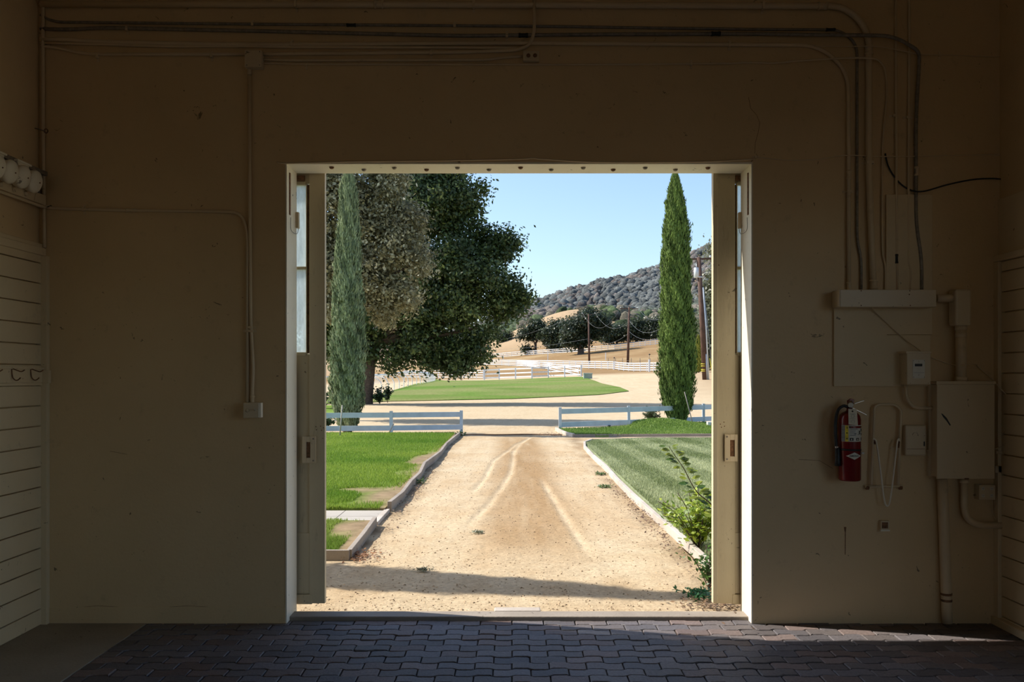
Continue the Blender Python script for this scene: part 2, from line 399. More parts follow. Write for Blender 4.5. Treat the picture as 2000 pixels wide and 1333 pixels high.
def bare1(X, Y):
    n = vnoise(X, Y, .35, 33); d = (EDGE_L - X)
    a = np.exp(-((Y - 11.0) / .8)**2) * smooth(.62 + .7 * (n - .5) - d, -.06, .12) + np.exp(-((Y - 15.5) / 2.0)**2) * smooth(.40 + .5 * (n - .5) - d, -.06, .1) + np.exp(-((Y - 8.6) / .45)**2) * smooth(.26 + .3 * (n - .5) - d, -.04, .08) + (d < .08)
    return np.clip(np.clip(a, 0, 1) * (.60 + .8 * n), 0, 1)
L1 = [(-14, 7.38), (EDGE_L + .02, 7.38), (EDGE_L - .02, 9.05), (-14, 9.05)]
L1b = [(-14, 9.9), (EDGE_L - .02, 9.9), (EDGE_L - .04, 23.0), (-3, 22.9), (-14, 23.1)]
L2 = [(EDGE_R + .08, 6.3), (16, 6.3), (16, 21.6), (3.5, 21.2), (2.0, 20.6), (1.72, 20.1), (EDGE_R + .06, 19.0)]
L3 = [(1.50, 22.9), (1.62, 22.3), (2.2, 22.2), (16, 23.3), (16, 28.6), (8, 27.6), (6.2, 28.2), (4.2, 27.6), (3.6, 25.6), (1.35, 24.7)]
turf1 = turf('lawn', L1, (.25, .25), .055, bedcol((.13, .20, .035), (.27, .20, .125), bare1))
tag(turf1, 'small grass bed at left between the paved path and the dirt drive', 'lawn', kind='stuff')
turf1b = turf('lawn', L1b, (.25, .5), .050, bedcol((.13, .21, .035), (.27, .20, .125), bare1))
tag(turf1b, 'bright green lawn left of the drive, in front of the low rail fence', 'lawn', kind='stuff')
turf2 = turf('lawn', L2, (.25, .5), .03, bedcol((.22, .26, .13), (.50, .49, .34), lambda X, Y: np.clip((np.sin((X + .045 * Y) * 8.2) > 0) * .5 * smooth(X, 1.8, 2.4) + .3 * vnoise(X, Y, 1.2, 41), 0, 1)))
tag(turf2, 'mown striped lawn right of the dirt drive', 'lawn', kind='stuff')
mound3 = lambda X, Y: .22 * np.exp(-((X - 4.6) / 1.1)**2 - ((Y - 26.2) / 1.0)**2)
turf3 = turf('lawn', L3, (.4, .4), .04, bedcol((.17, .25, .06), (.40, .36, .22), lambda X, Y: .4 * vnoise(X, Y, .7, 43)), mound3)
tag(turf3, 'narrow strip of grass under the right cypress and the rail fence', 'lawn', kind='stuff')
def W2(pts): return [(v.x, v.y) for v in (at(*p) for p in pts)]
L4 = W2([(600, 792), (755, 785), (1000, 780), (1170, 772), (1228, 765), (1212, 758), (1175, 750), (1139, 737.5), (1090, 738), (1000, 742), (945, 744), (851, 741.5), (800, 754), (760, 766), (722, 774), (600, 779)])
turf4 = turf('lawn', L4, (3, 3), .04, bedcol((.12, .20, .045), (.27, .24, .12), lambda X, Y: np.clip(.75 * vnoise(X * .35, Y, 2.2, 45) * (vnoise(X, Y, .8, 46) > .35), 0, 1)))
tag(turf4, 'wide mown lawn beyond the cross road, in front of the far fence', 'lawn', kind='stuff')
L5 = [(-16, 33.2), (-8.2, 32.6), (-6.2, 33.8), (-6.6, 37.0), (-9.0, 44), (-16, 44)]
turf5 = turf('lawn', L5, (1, 1), .04, bedcol((.12, .22, .03), (.3, .27, .15), lambda X, Y: .3 * vnoise(X, Y, 1.1, 47)))
tag(turf5, 'patch of grass behind the left cypress under the big trees', 'lawn', kind='stuff')

def blades(name, n, region, poly, hgt, wid, cols, seed, mound=None, density=None, lean=.5, stripe=0):
    r = np.random.default_rng(seed); x0, x1, y0, y1 = region
    y = y0 + (y1 - y0) * r.random(n * 3)**1.35; x = x0 + (x1 - x0) * r.random(n * 3)
    k = in_poly(x, y, poly) & (np.abs(x) < .25 * y + .3)
    if density is not None: k &= r.random(len(x)) < density(x, y)
    x, y = x[k][:n], y[k][:n]; n = len(x)
    z = height(x, y) + .03 + (mound(x, y) if mound else 0); h = hgt * (.55 + .8 * r.random(n)); w = wid * (.7 + .6 * r.random(n)) * (1 + .03 * (y - 7))
    a = r.random(n) * 6.283; l = (r.random(n) * lean * h); b = r.random(n) * 6.283
    dx, dy = np.cos(a) * w / 2, np.sin(a) * w / 2; tx, ty = np.cos(b) * l, np.sin(b) * l
    V = np.stack([np.stack([x - dx, y - dy, z], -1), np.stack([x + dx, y + dy, z], -1), np.stack([x + tx + dx*.2, y + ty + dy*.2, z + h], -1)], 1).reshape(-1, 3)
    Fc = np.arange(n * 3).reshape(-1, 3); ca, cb = np.array(cols[0]), np.array(cols[1])
    t = np.clip(r.random(n) * .5 + vnoise(x, y, 1.1, seed) * .8 - .1 + stripe * np.sign(np.sin((x + .045 * y) * 8.2 + .5 * vnoise(x, y, .6, 3))), 0, 1)[:, None]; c = (ca * (1 - t) + cb * t) * (.8 + .4 * r.random(n))[:, None]
    return np_mesh(name, V, Fc, M['grass'], None, np.repeat(c, 3, 0))
o = blades('grass', 170000, (-6.5, EDGE_L, 9.9, 23), L1b, .055, .014, ((.12, .25, .022), (.34, .44, .07)), 51, density=lambda x, y: (1 - bare1(x, y))**4)
tag(o, 'blades of bright grass standing on the left lawn', 'grass', kind='stuff')
o = blades('grass', 26000, (-3, EDGE_L, 7.45, 9.05), L1, .05, .011, ((.14, .25, .03), (.33, .42, .09)), 52, density=lambda x, y: (1 - bare1(x, y))**4)
tag(o, 'blades of grass in the small bed beside the paved path', 'grass', kind='stuff')
o = blades('grass', 110000, (EDGE_R + .1, 6, 6.3, 21.4), L2, .035, .012, ((.21, .26, .10), (.50, .53, .31)), 53, stripe=.20)
tag(o, 'short mown grass blades on the striped right lawn', 'grass', kind='stuff')
o = blades('grass', 40000, (1.3, 8, 22.2, 28.6), L3, .06, .022, ((.14, .24, .04), (.26, .36, .08)), 54, mound3)
tag(o, 'tufty grass blades around the foot of the right cypress', 'grass', kind='stuff')

# small stones and clods on the drive
def stones(name, n, xr, yr, smin, smax, seed):
    r = np.random.default_rng(seed); x = xr[0] + (xr[1]-xr[0]) * r.random(n); y = yr[0] + (yr[1]-yr[0]) * r.random(n)**1.6
    s = smin + (smax - smin) * r.random(n)**5
    base = np.array([[1,0,0],[-.6,.7,0],[-.5,-.8,0],[0,0,.8],[.1,-.1,-.4]])
    z = ground_z(x, y); a = r.random(n) * 6.283; ca, sa = np.cos(a)[:, None], np.sin(a)[:, None]
    bx = base[None, :, 0] * (.7 + .6 * r.random((n, 5))); by = base[None, :, 1] * (.7 + .6 * r.random((n, 5)))
    V = np.stack([x[:, None] + (bx*ca - by*sa) * s[:, None], y[:, None] + (bx*sa + by*ca) * s[:, None], z[:, None] + base[None, :, 2] * s[:, None] * .8], -1).reshape(-1, 3)
    f = np.array([[0,1,3],[1,2,3],[2,0,3],[1,0,4],[2,1,4],[0,2,4]]); Fc = (f[None] + 5 * np.arange(n)[:, None, None]).reshape(-1, 3)
    c = np.array([.42, .31, .2])[None] * (.45 + .9 * r.random(n))[:, None]
    return np_mesh(name, V, Fc, M['stone'], None, np.repeat(c, 5, 0))
tag(stones('gravel', 11000, (-1.45, 1.6), (5.78, 18), .0028, .015, 61), 'loose grit and small clods scattered on the dirt drive', 'gravel', kind='stuff')

# ------------------------------------------------------------------ building shell
XL, XR, YB, ZC = -3.055, 3.153, -7.5, 4.9
JL = (558 - 1000) / F * WALL; JR = (1469.5 - 1000) / F * WALL; JT = EYE + (HOR - 318) / F * WALL
b = MB()                                     # the doorway wall, one mesh with the opening cut out
b.box((-6.5, WALL, -.1), (JL, OUT, 5.2)).box((JR, WALL, -.1), (7.0, OUT, 5.2)).box((JL, WALL, JT), (JR, OUT, 5.2))
tag(b.build('wall_front', M['stucco']), kind='structure')
# painted lining of the opening: left reveal, right reveal, soffit with its bolts
b = MB(); b.box((JL - .002, WALL - .004, 0), (JL + .008, OUT + .004, JT)); tag(b.build('trim_1', M['trim'], bevel=.002), kind='structure')
b = MB(); b.box((JR - .008, WALL - .004, 0), (JR + .002, OUT + .004, JT)); tag(b.build('trim_2', M['trim'], bevel=.002), kind='structure')
soff = MB().box((JL, WALL - .004, JT - .010), (JR, OUT + .004, JT + .004)).build('trim_3', M['trim'], bevel=.002); tag(soff, kind='structure')
for i, (cx, cy) in enumerate(((195,725),(335,735),(467,727),(607,735),(741,727),(878,735),(1015,726),(1148,735),(1287,727),(1417,735),(1556,727),(1687,735),(1828,727))):
    px, py = 560 + cx / 2.2222, cy / 2.2222; d = F * (JT - .01 - EYE) / (HOR - py); x = (px - 1000) / F * d
    MB().lathe([(.016, 0), (.016, -.004), (.012, -.011), (.004, -.014)], (x, d, JT - .010), seg=14).build('bolt', M['galv'] if i % 3 else M['rust'], soff)
# the ragged corner bead hanging along the opening's top edge
rag = [(540, 316), (560, 319), (700, 315.5), (860, 314), (1010, 311), (1040, 309), (1060, 311), (1160, 316.5), (1300, 317), (1400, 315), (1475, 311)]
tag(MB().tube(spline([Wp(x, y, .012) for x, y in rag], 6), .0055, 6).build('cable', M['pipe']), 'thin painted cable sagging along the top edge of the doorway', 'cable')
b = MB().box((-3.3, YB - .2, -.1), (XL, WALL, 5.1)); tag(b.build('wall_left', M['stucco']), kind='structure')
b = MB().box((XR, YB - .2, -.1), (3.5, .2, 5.1)).box((XR, 3.9, -.1), (3.5, WALL, 5.1)).box((XR, .2, 2.9), (3.5, 3.9, 5.1)); tag(b.build('wall_right', M['stucco']), kind='structure')  # the unseen side opening in this wall is added to light the room
b = MB(); b.box((XL, YB - .2, -.1), (-1.5, YB, 5.1)).box((1.6, YB - .2, -.1), (XR, YB, 5.1)).box((-1.5, YB - .2, 3.0), (1.6, YB, 5.1))  # unseen rear doorway gap, added to bring daylight into the room
tag(b.build('wall_back', M['stucco']), kind='structure')
tag(MB().box((-6.8, YB - .6, ZC), (7.3, OUT + .12, ZC + .2)).build('ceiling', M['ceil']), kind='structure')
tag(MB().box((-40, YB - 40, -.12), (40, 5.60, -.10)).build('ground', M['conc']), kind='structure')

# floor of interlocking wavy pavers (one surface), plain concrete strip by the left wall
PL, PW, AMP, EDG = .205, .1025, .0105, -2.36
def wavef(x):
    t = (x / PL) % 1.0
    if t < .08: return AMP * t / .08
    if t < .42: return AMP
    if t < .58: return AMP * (1 - (t - .42) / .08)
    if t < .92: return -AMP
    return AMP * ((t - 1) / .08)
V, Fc, T = [], [], []; rp = np.random.default_rng(9)
y0 = 5.53; nrow = 64
for r_ in range(nrow):
    yb = y0 - (r_ + 1) * PW; off = (r_ % 2) * PL / 2; k0 = math.floor((EDG - off) / PL)
    for k in range(k0, int((XR) / PL) + 1):
        xa = k * PL + off; xb = xa + PL
        if xb > XR: xb = XR
        if xa < EDG: xa = EDG
        if xb - xa < .03: continue
        g = .0034; tt = [xa + g] + [q for q in sorted(k2 * PL + f * PL for k2 in range(k - 1, k + 3) for f in (0, .08, .42, .5, .58, .92)) if xa + .006 < q < xb - .006] + [xb - g]
        ylo = [yb + g + wavef(q) for q in tt]; yhi = [yb + PW - g + wavef(q) for q in tt]
        ring = list(zip(tt, ylo)) + list(zip(reversed(tt), reversed(yhi)))
        cx, cy = sum(p[0] for p in ring) / len(ring), sum(p[1] for p in ring) / len(ring)
        z = rp.normal(0, .0013); tx, ty = rp.normal(0, .012), rp.normal(0, .02)
        base = len(V); n = len(ring)
        for s_, dz in ((1.0, -.02), (1.0, -.004), (None, 0.0)):
            for (x, y) in ring:
                if s_ is None:
                    dx, dy = cx - x, cy - y; x = x + max(-1, min(1, dx / .02)) * .004; y = y + max(-1, min(1, dy / .02)) * .004
                V.append((x, y, z + dz + (x - cx) * tx + (y - cy) * ty))
        Fc.append(tuple(base + 2 * n + i for i in range(n)))
        for l in range(2):
            for i in range(n): Fc.append((base + l*n + i, base + l*n + (i+1) % n, base + (l+1)*n + (i+1) % n, base + (l+1)*n + i))
        q = rp.random(); c = np.array([.142, .122, .120]) * (.70 + .55 * rp.random()) + (np.array([.03, .007, -.003]) if q < .3 else np.array([-.006, 0, .008]) if q < .6 else 0)
        T += [c] * (3 * n)
me = bpy.data.meshes.new('floor'); me.from_pydata(V, [], Fc)
a = me.color_attributes.new('tint', 'FLOAT_COLOR', 'POINT'); ca = np.ones((len(V), 4), np.float32); ca[:, :3] = np.array(T); a.data.foreach_set('color', ca.ravel())
fl = new_obj('floor', me, M['paver']); tag(fl, kind='structure')
M['mortar'] = plain('joint_sand', (.045, .035, .028), .95, 0, 30, .3, .2)
tag(MB().box((EDG, YB, -.10), (XR, 5.54, -.012)).build('floor_bed', M['mortar']), kind='structure')
tag(MB().box((XL, YB, -.10), (EDG, WALL, .002)).build('floor_strip', M['conc']), kind='structure')
# rest of the aisle floor behind the camera
tag(MB().box((EDG, YB, -.012), (XR, y0 - nrow * PW, 0)).build('floor_rear', plain('rear_paving', (.16, .14, .14), .7, 0, 8, .3, .1)), kind='structure')

# threshold
th = MB().box((JL, 5.525, -.02), (JR, 5.655, .026)).build('trim_4', M['curb'], bevel=.006); tag(th, kind='structure')

# left wall siding: individual lapped boards in one surface, upper band, corner board
GR = [EYE + (HOR - (634.5 + 39.45 * k)) / F * WALL for k in range(-4, 16)]
b = MB()
lo = GR + [0.0]
for zt, zb in zip(lo[:-1], lo[1:]):
    if zt > 0.02: b.box((XL - .01, YB, max(zb, 0) + .0035), (XL + .030, WALL, zt - .0035))
tag(b.build('siding_left', M['siding'], bevel=.003), kind='structure')
zt = EYE + (HOR - 486) / F * WALL; zb = EYE + (HOR - 501) / F * WALL
tag(MB().box((XL - .01, YB, zb), (XL + .045, WALL, zt)).build('trim_5', M['siding'], bevel=.004), kind='structure')
x97 = (97 - 1000) / F * WALL
tag(MB().box((XL - .01, WALL - .035, 0), (x97, WALL + .01, zb - .002)).build('trim_6', M['siding'], bevel=.003), kind='structure')
# right wall siding
GRr = [EYE + (HOR - (533.5 + 39.2 * k)) / F * WALL for k in range(0, 18)]
b = MB(); top = EYE + (HOR - 513) / F * WALL; lo = [top] + GRr + [0.0]
for zt_, zb_ in zip(lo[:-1], lo[1:]):
    if zt_ > .02: b.box((XR - .020, 3.9, max(zb_, 0) + .0035), (XR + .01, WALL - .05, zt_ - .0035))
tag(b.build('siding_right', M['siding'], bevel=.003), kind='structure')
zt_ = EYE + (HOR - 500) / F * WALL
tag(MB().box((XR - .045, 3.9, top), (XR + .01, WALL, zt_)).build('trim_7', M['siding'], bevel=.004), kind='structure')
tag(MB().box((XR - .040, WALL - .05, 0), (XR + .01, WALL + .01, top)).build('trim_8', M['siding'], bevel=.004), kind='structure')
tag(MB().box((XR - .012, 3.9, zt_), (XR + .01, WALL, EYE + (HOR - 390) / F * WALL)).build('trim_9', M['siding'], bevel=.003), kind='structure')
tag(MB().box((XR - .06, 3.9, 0), (XR + .01, WALL, .05)).build('baseboard_right', M['siding'], bevel=.004), kind='structure')
# a band of thicker plaster at the foot of the doorway wall
zf = EYE + (HOR - 1186) / F * WALL
tag(MB().box((x97, WALL - .004, 0), (JL, WALL + .01, zf)).build('baseboard_front', M['stucco'], bevel=.003), kind='structure')

# ------------------------------------------------------------------ sliding doors outside the opening
DY = 5.735
def door(name, sgn, edge_px, pts):
    """pts in photo columns at the door plane: stile inner edge, recess edge, window frame edge, glass edge"""
    def X(px): return (px - 1000) / F * DY
    e, s1, rc, wf, gl = [X(p) for p in pts]; far = e + sgn * -1.75 if sgn > 0 else e + 1.75
    far = e - 1.75 if sgn > 0 else e + 1.75
    def bx(mb, xa, xb, ya, yb, za, zb): return mb.box((min(xa, xb), ya, za), (max(xa, xb), yb, zb))
    root = thing(name, None, None, (e, DY, 0)); root['kind'] = 'structure'
    zw1 = EYE + (HOR - 360) / F * DY; zw0 = EYE + (HOR - 690) / F * DY; zm = EYE + (HOR - 523) / F * DY; topz = 3.06
    bx(MB(), e, s1, DY, DY + .045, .055, topz).build('stile', M['door'], root, .003)
    b = MB()
    bx(b, s1, far, DY + .014, DY + .040, .055, zw0 - .01); bx(b, s1, far, DY + .014, DY + .040, zw1 + .01, topz)
    b.build('panel', M['door'], root, .002)
    bx(MB(), s1, rc, DY + .020, DY + .040, zw0, zw1).build('panel_edge', M['rust'], root, .001)
    fr = MB(); bx(fr, rc, wf, DY + .006, DY + .042, zw0 - .01, zw1 + .01)
    bx(fr, wf, far, DY + .006, DY + .042, zw1 - .004, zw1 + .02); bx(fr, wf, far, DY + .006, DY + .042, zw0 - .02, zw0 + .006)
    bx(fr, wf, far, DY + .006, DY + .042, zm - .010, zm + .008)
    fr.build('window_frame', M['door'], root, .003)
    for za, zb in ((zw0 + .006, zm - .010), (zm + .008, zw1 - .004)):
        bx(MB(), wf, far, DY + .022, DY + .027, za, zb).build('pane', M['glass'], root)
    kp = MB(); bx(kp, s1, far, DY + .004, DY + .016, EYE + (HOR - 1160) / F * DY, EYE + (HOR - 1042) / F * DY); kp.build('kick_plate', M['door'], root, .002)
    ft = MB(); bx(ft, s1 + sgn * .02, far, DY - .004, DY + .02, .05, EYE + (HOR - 1162) / F * DY); ft.build('bottom_rail', M['door'], root, .004)
    return root
dl = door('door_1', 1, 636, (634.5, 604, 599, 597, 594.5))
dr = door('door_2', -1, 1393, (1392.5, 1436, 1439, 1441, 1443))
def X_(px, Y): return (px - 1000) / F * Y
def Z_(py, Y): return EYE + (HOR - py) / F * Y
# extra board on the left edge of the right door, cut-off seams, hole groups and hasps
MB().box((X_(1393, DY - .012), DY - .012, .06), (X_(1402, DY - .012), DY + .002, 3.0)).build('edge_strip', M['door'], dr, .002)
for root, x0, x1, y0_, y1_, sx0, sx1 in ((dl, 590, 616.5, 853, 905, 598, 606), (dr, 1415.5, 1441, 849, 902, 1426, 1435)):
    Y = DY - .016; zt_, zb_ = Z_(y0_, Y), Z_(y1_, Y); xa, xb = X_(x0, Y), X_(x1, Y); sa, sb = X_(sx0, Y), X_(sx1, Y); zs, ze = Z_(y0_ + 11, Y), Z_(y1_ - 10, Y)
    b = MB(); b.box((xa, Y, zb_), (sa, DY + .014, zt_)).box((sb, Y, zb_), (xb, DY + .014, zt_)).box((sa, Y, ze - .0), (sb, DY + .014, zb_)).box((sa, Y, zt_), (sb, DY + .014, zs))
    h = b.build('pull_handle', M['box'], root, .0015); h['label'] = 'recessed cream pull plate'
    MB().box((sa, Y + .010, ze), (sb, Y + .013, zs)).build('recess', M['rust'], h)
    for zz in (zt_ - .016, zb_ + .016):
        MB().lathe([(.006, 0), (.006, .002), (.003, .003)], (xa + .016 if root is dr else xb - .016, Y, zz), (0, -1, 0), 12).build('screw', M['galv'], h)
for i, (px, py) in enumerate(((617,834),(626,833),(632,836),(618,840),(628,841))): MB().lathe([(.004, 0), (.003, .0015)], (X_(px, DY), DY + .0002, Z_(py, DY)), (0, -1, 0), 8).build('screw_hole', M['rust'], dl)
for i, (px, py) in enumerate(((1407,829),(1414,825),(1409,835),(1415,833),(1404,518),(1399,926),(1399,1005))): MB().lathe([(.004, 0), (.003, .0015)], (X_(px, DY), DY + .0002, Z_(py, DY)), (0, -1, 0), 8).build('screw_hole', M['rust'], dr)
# hangers at the head of the doors, seen through the corner gap
for root, px in ((dl, 587), (dr, 1445)):
    MB().box((X_(px, DY) - .03, DY - .006, Z_(354, DY)), (X_(px, DY) + .03, DY + .004, Z_(343, DY))).build('hanger', M['rust'], root, .002)
# track and its cover board over the doors, outside
tr_ = MB().box((-3.6, OUT, 3.03), (3.7, OUT + .115, 3.20)).build('trim_10', M['door'], bevel=.004); tag(tr_, kind='structure')

# latch, bent wire and rusty strip on each reveal
for (x, px, cat_px, lab, s) in ((JL, 563, 577, 'left', 1), (JR, 1464, 1448, 'right', -1)):
    st = thing('door_guide', 'rusty guide strip and bent wire on the %s side of the doorway' % lab, 'bracket', (x, WALL + .03, 2.5))
    d1 = F * abs(x) / abs(px - 1000)
    MB().box((x + s * .008, d1 - .01, Z_(420, d1)), (x + s * .014, d1 + .01, Z_(338, d1))).build('strip', M['rust'], st, .001)
    MB().tube(spline([(x + s * .016, d1, Z_(y_, d1)) if i == 0 else (x + s * .02, WALL + t_, Z_(y_, WALL + t_)) for i, (t_, y_) in enumerate(((0, 425), (.05, 447), (.12, 455), (.22, 456), (.25, 440), (.25, 428)))], 5), .002, 6).build('wire', M['galv'], st)
    MB().box((x + s * .008, OUT - .03, Z_(447, OUT)), (x + s * .028, OUT + .006, Z_(416, OUT))).build('latch', M['box'], st, .002)
# pale block lying in the middle of the sill
tag(MB().box((X_(965, 5.68), 5.68, -.01), (X_(1056, 5.68), 5.77, .022)).build('stop_block', M['curbwhite'], bevel=.008), 'pale block lying in the dirt against the middle of the sill', 'block')

# ------------------------------------------------------------------ conduits and boxes on the doorway wall
def strap(mb, x, z, r, vert, y):
    """two-hole strap over a pipe, r the pipe radius, y the wall side"""
    if vert: mb.box((x - r - .022, y - .003, z - .008), (x + r + .022, y, z + .008)).box((x - r - .003, y - 2*r - .004, z - .008), (x + r + .003, y - .001, z + .008))
    else: mb.box((x - .008, y - .003, z - r - .022), (x + .008, y, z + r + .022)).box((x - .008, y - 2*r - .004, z - r - .003), (x + .008, y - .001, z + r + .003))
def conduit(label, pts, r, mat='pipe', off=None, straps=(), couplings=(), rad=.12, smooth_=False, name='conduit', cat='pipe', seg=10, black=()):
    """pts: photo columns/rows on the wall; optional third value = extra distance off the wall"""
    off = r + .004 if off is None else off
    W3 = [Wp(p[0], p[1], off + (p[2] if len(p) > 2 else 0)) for p in pts]
    path = spline(W3, 6) if smooth_ else rounded(W3, rad)
    c = sum(W3, Vector()) / len(W3); root = None
    if straps or couplings or black:
        root = thing(name, label, cat, W3[0])
        MB().tube(path, r, seg).build('pipe', M[mat], root)
        for (px, py, v) in straps:
            b = MB(); p = Wp(px, py, off); strap(b, p.x, p.z, r, v, WALL); b.build('strap', M['pipe'], root, .001)
        for (px, py, v) in list(couplings) + list(black):
            p = Wp(px, py, off); ax = (0, 0, 1) if v else (1, 0, 0)
            MB().lathe([(r * 1.28, -.030), (r * 1.28, -.018), (r * 1.12, -.016), (r * 1.12, .016), (r * 1.28, .018), (r * 1.28, .030)], p, ax, 14).build('coupling', M['black'] if (px, py, v) in black else M['pipe'], root)
    else:
        root = tag(MB().tube(path, r, seg).build(name, M[mat]), label, cat)
    return root
conduit('thickest cream pipe along the top of the wall, bending down to the wireway', [(79, 8), (800, 9), (1652, 12), (1697, 60), (1697, 330), (1700, 420), (1706, 568)], .0205, straps=((578, 8, 0), (925, 9, 0), (1490, 12, 0), (1698, 318, 1)), couplings=((740, 8.6, 0), (1606, 12, 0), (1697, 98, 1), (1706, 556, 1)), rad=.22)
conduit('upper dark metal conduit of the pair under the thickest pipe', [(79, 29), (92, 37), (112, 43, .0), (480, 47), (1040, 51), (1450, 57), (1640, 58), (1674, 85), (1674, 470), (1682, 505), (1682, 568)], .0085, 'galv', .012, black=((686, 49, 0), (1622, 58, 0)), straps=((493, 47, 0), (888, 50, 0)), rad=.10)
conduit('lower dark metal conduit looping over the thick pipe and down the far right', [(79, 56), (130, 58), (200, 54), (480, 60), (900, 70), (1190, 67), (1460, 66), (1600, 68, .02), (1690, 69, .045), (1745, 70, .045), (1796, 100, .03), (1795, 130, .01), (1789, 230), (1789, 440), (1800, 505), (1800, 568)], .0115, 'galv', .016, straps=((248, 56, 0), (990, 69, 0)), couplings=((1790, 335, 1),), black=((1022, 69, 0), (1398, 66, 0)), rad=.14)
conduit('cream conduit bending down nearest the doorway on the right', [(79, 77), (125, 77), (200, 82), (480, 87), (1000, 84), (1440, 87), (1600, 88), (1657, 140), (1658, 568)], .0128, straps=((570, 86, 0), (1425, 87, 0), (1658, 374, 1)), couplings=((1658, 342, 1), (1658, 560, 1)), rad=.24)
conduit('cream conduit entering from the left edge between two others', [(79, 84), (180, 86), (330, 91), (470, 90), (560, 92), (900, 93), (1010, 94)], .009, rad=.2)
conduit('cream conduit dropping from above and turning left to the junction box', [(1043, -8, .02), (1044, 60, .02), (1036, 88, .012), (1010, 98), (900, 102), (560, 105), (508, 106)], .0115, straps=((842, 103, 0),), rad=.10)
conduit('short cream conduit running from junction box to the small outlet cover', [(508, 116), (560, 118), (950, 117), (985, 112), (1022, 110)], .0085, rad=.1)
conduit('lowest cream conduit left of the junction box', [(79, 91), (105, 92), (165, 106), (482, 106)], .0098, straps=((190, 110, 0), (413, 109, 0)), rad=.2)
conduit('thin cable running under all the pipes and drooping to the wireway', [(508, 123), (560, 124), (598, 125), (1100, 126), (1400, 124), (1460, 122), (1510, 123, .0), (1560, 119, .02), (1640, 114, .04), (1702, 114, .045), (1722, 124, .02), (1730, 145), (1732, 180), (1729, 220), (1725, 262), (1723, 330), (1723, 480), (1729, 520), (1729, 568)], .0062, smooth_=True, straps=((598, 127, 0), (1350, 125, 0)))
conduit('thin wire slanting out of the junction box', [(508, 99), (540, 116), (562, 124)], .0028, smooth_=True, name='wire', cat='wire')
conduit('thin cream wire from the pipes to the upper right corner', [(1590, 90, .03), (1640, 91, .03), (1712, 91, .045), (1745, 96, .03), (1800, 106, .02), (1870, 108), (1955, 110), (1969, 96)], .0032, smooth_=True, straps=((1836, 108, 0),), name='wire', cat='wire')
conduit('straight vertical conduit, left one of the pair from the ceiling', [(1749, -170), (1750, 200), (1751, 430), (1752, 568)], .0088, straps=((1747, 226, 1),), black=((1751, 506, 1),))
conduit('straight vertical conduit, right one of the pair from the ceiling', [(1776, -170), (1776, 80), (1774, 380), (1774, 515), (1779, 530), (1776, 568)], .0078, straps=((1774, 229, 1),), rad=.06)
conduit('thin wire crossing the wall level with the top of the doorway', [(1476, 307), (1540, 313), (1600, 311), (1648, 304, .02), (1740, 306, .02), (1850, 304), (1950, 302)], .0034, smooth_=True, straps=((1476, 307, 1), (1733, 306, 1), (1950, 302, 1)), name='wire', cat='wire')
conduit('black cable curving over to the right wall below the crossing wire', [(1729, 300), (1735, 325), (1752, 352), (1775, 370), (1803, 374, .03), (1850, 361, .01), (1900, 351), (1940, 349), (1969, 352)], .0048, 'black', smooth_=True, straps=((1969, 352, 1),), name='cable', cat='cable')
conduit('cream conduit standing in the left corner', [(84, -170), (84, 240), (86, 420), (87, 484)], .0115, straps=())
conduit('cream conduit crossing the left wall area and bending down to the switch box', [(84, 405), (120, 408), (250, 411), (420, 413), (470, 415), (483, 450), (483, 787)], .0098, straps=((163, 409, 0), (483, 647, 1)), couplings=((255, 411, 0),), rad=.14)
conduit('cream conduit dropping from the junction box to the switch box', [(487, 130), (488, 400), (490, 640), (495, 715), (493, 760), (493, 787)], .0112, straps=((490, 647, 1), (489, 640, 1)), couplings=((487, 137, 1), (493, 782, 1)), rad=.08)

def wbox(name, label, cat, px0, px1, py0, py1, depth, mat='box', bevel=.004, root=None, part=None):
    """box fixed on the wall: outline given at its front face"""
    Y = WALL - depth; a = (X_(px0, Y), Y, Z_(py1, Y)); b_ = (X_(px1, Y), WALL, Z_(py0, Y))
    return MB().box(a, b_).build(part or name, M[mat], root, bevel)
t = thing('junction_box', 'square cream junction box under the pipes at upper left', 'electrical box', Wp(494, 130))
wbox('junction_box', None, None, 479, 509.5, 99, 129, .055, root=t, part='body'); wbox('c', None, None, 477.5, 510.5, 97.5, 130.5, .060, root=t, part='cover').location.y -= 0
for px, py in ((482, 127), (507, 127), (507, 101), (482, 101)): MB().lathe([(.004, 0), (.003, .002)], Wp(px, py, .060), (0, -1, 0), 8).build('screw', M['galv'], t)
t = thing('outlet_cover', 'small cream outlet box among the pipes above the doorway', 'electrical box', Wp(1037, 118))
wbox('x', None, None, 1021.5, 1053, 99, 118, .045, root=t, part='body')
for k in (1032, 1045):
    MB().lathe([(.013, 0), (.013, .002), (.004, .003)], Wp(k, 108.5, .045), (0, -1, 0), 14).build('socket', M['rust'], t)
t = thing('switch_box', 'cream light switch box left of the doorway at hand height', 'switch', Wp(494, 817))
wbox('x', None, None, 475, 507.5, 787, 817, .07, root=t, part='body', bevel=.003)
MB().box((X_(504, WALL-.07), WALL - .071, Z_(816, WALL-.07)), (X_(510, WALL-.07), WALL - .03, Z_(787.5, WALL-.07))).build('side_flange', M['trim'], t, .002)
MB().bar(Wp(497, 802, .068), Wp(497, 800, .092), .006, .009).build('toggle', M['chrome'], t, .001)
MB().lathe([(.012, 0), (.012, .003), (.009, .004)], Wp(483, 802, .07), (0, -1, 0), 16).build('knockout', M['box'], t)

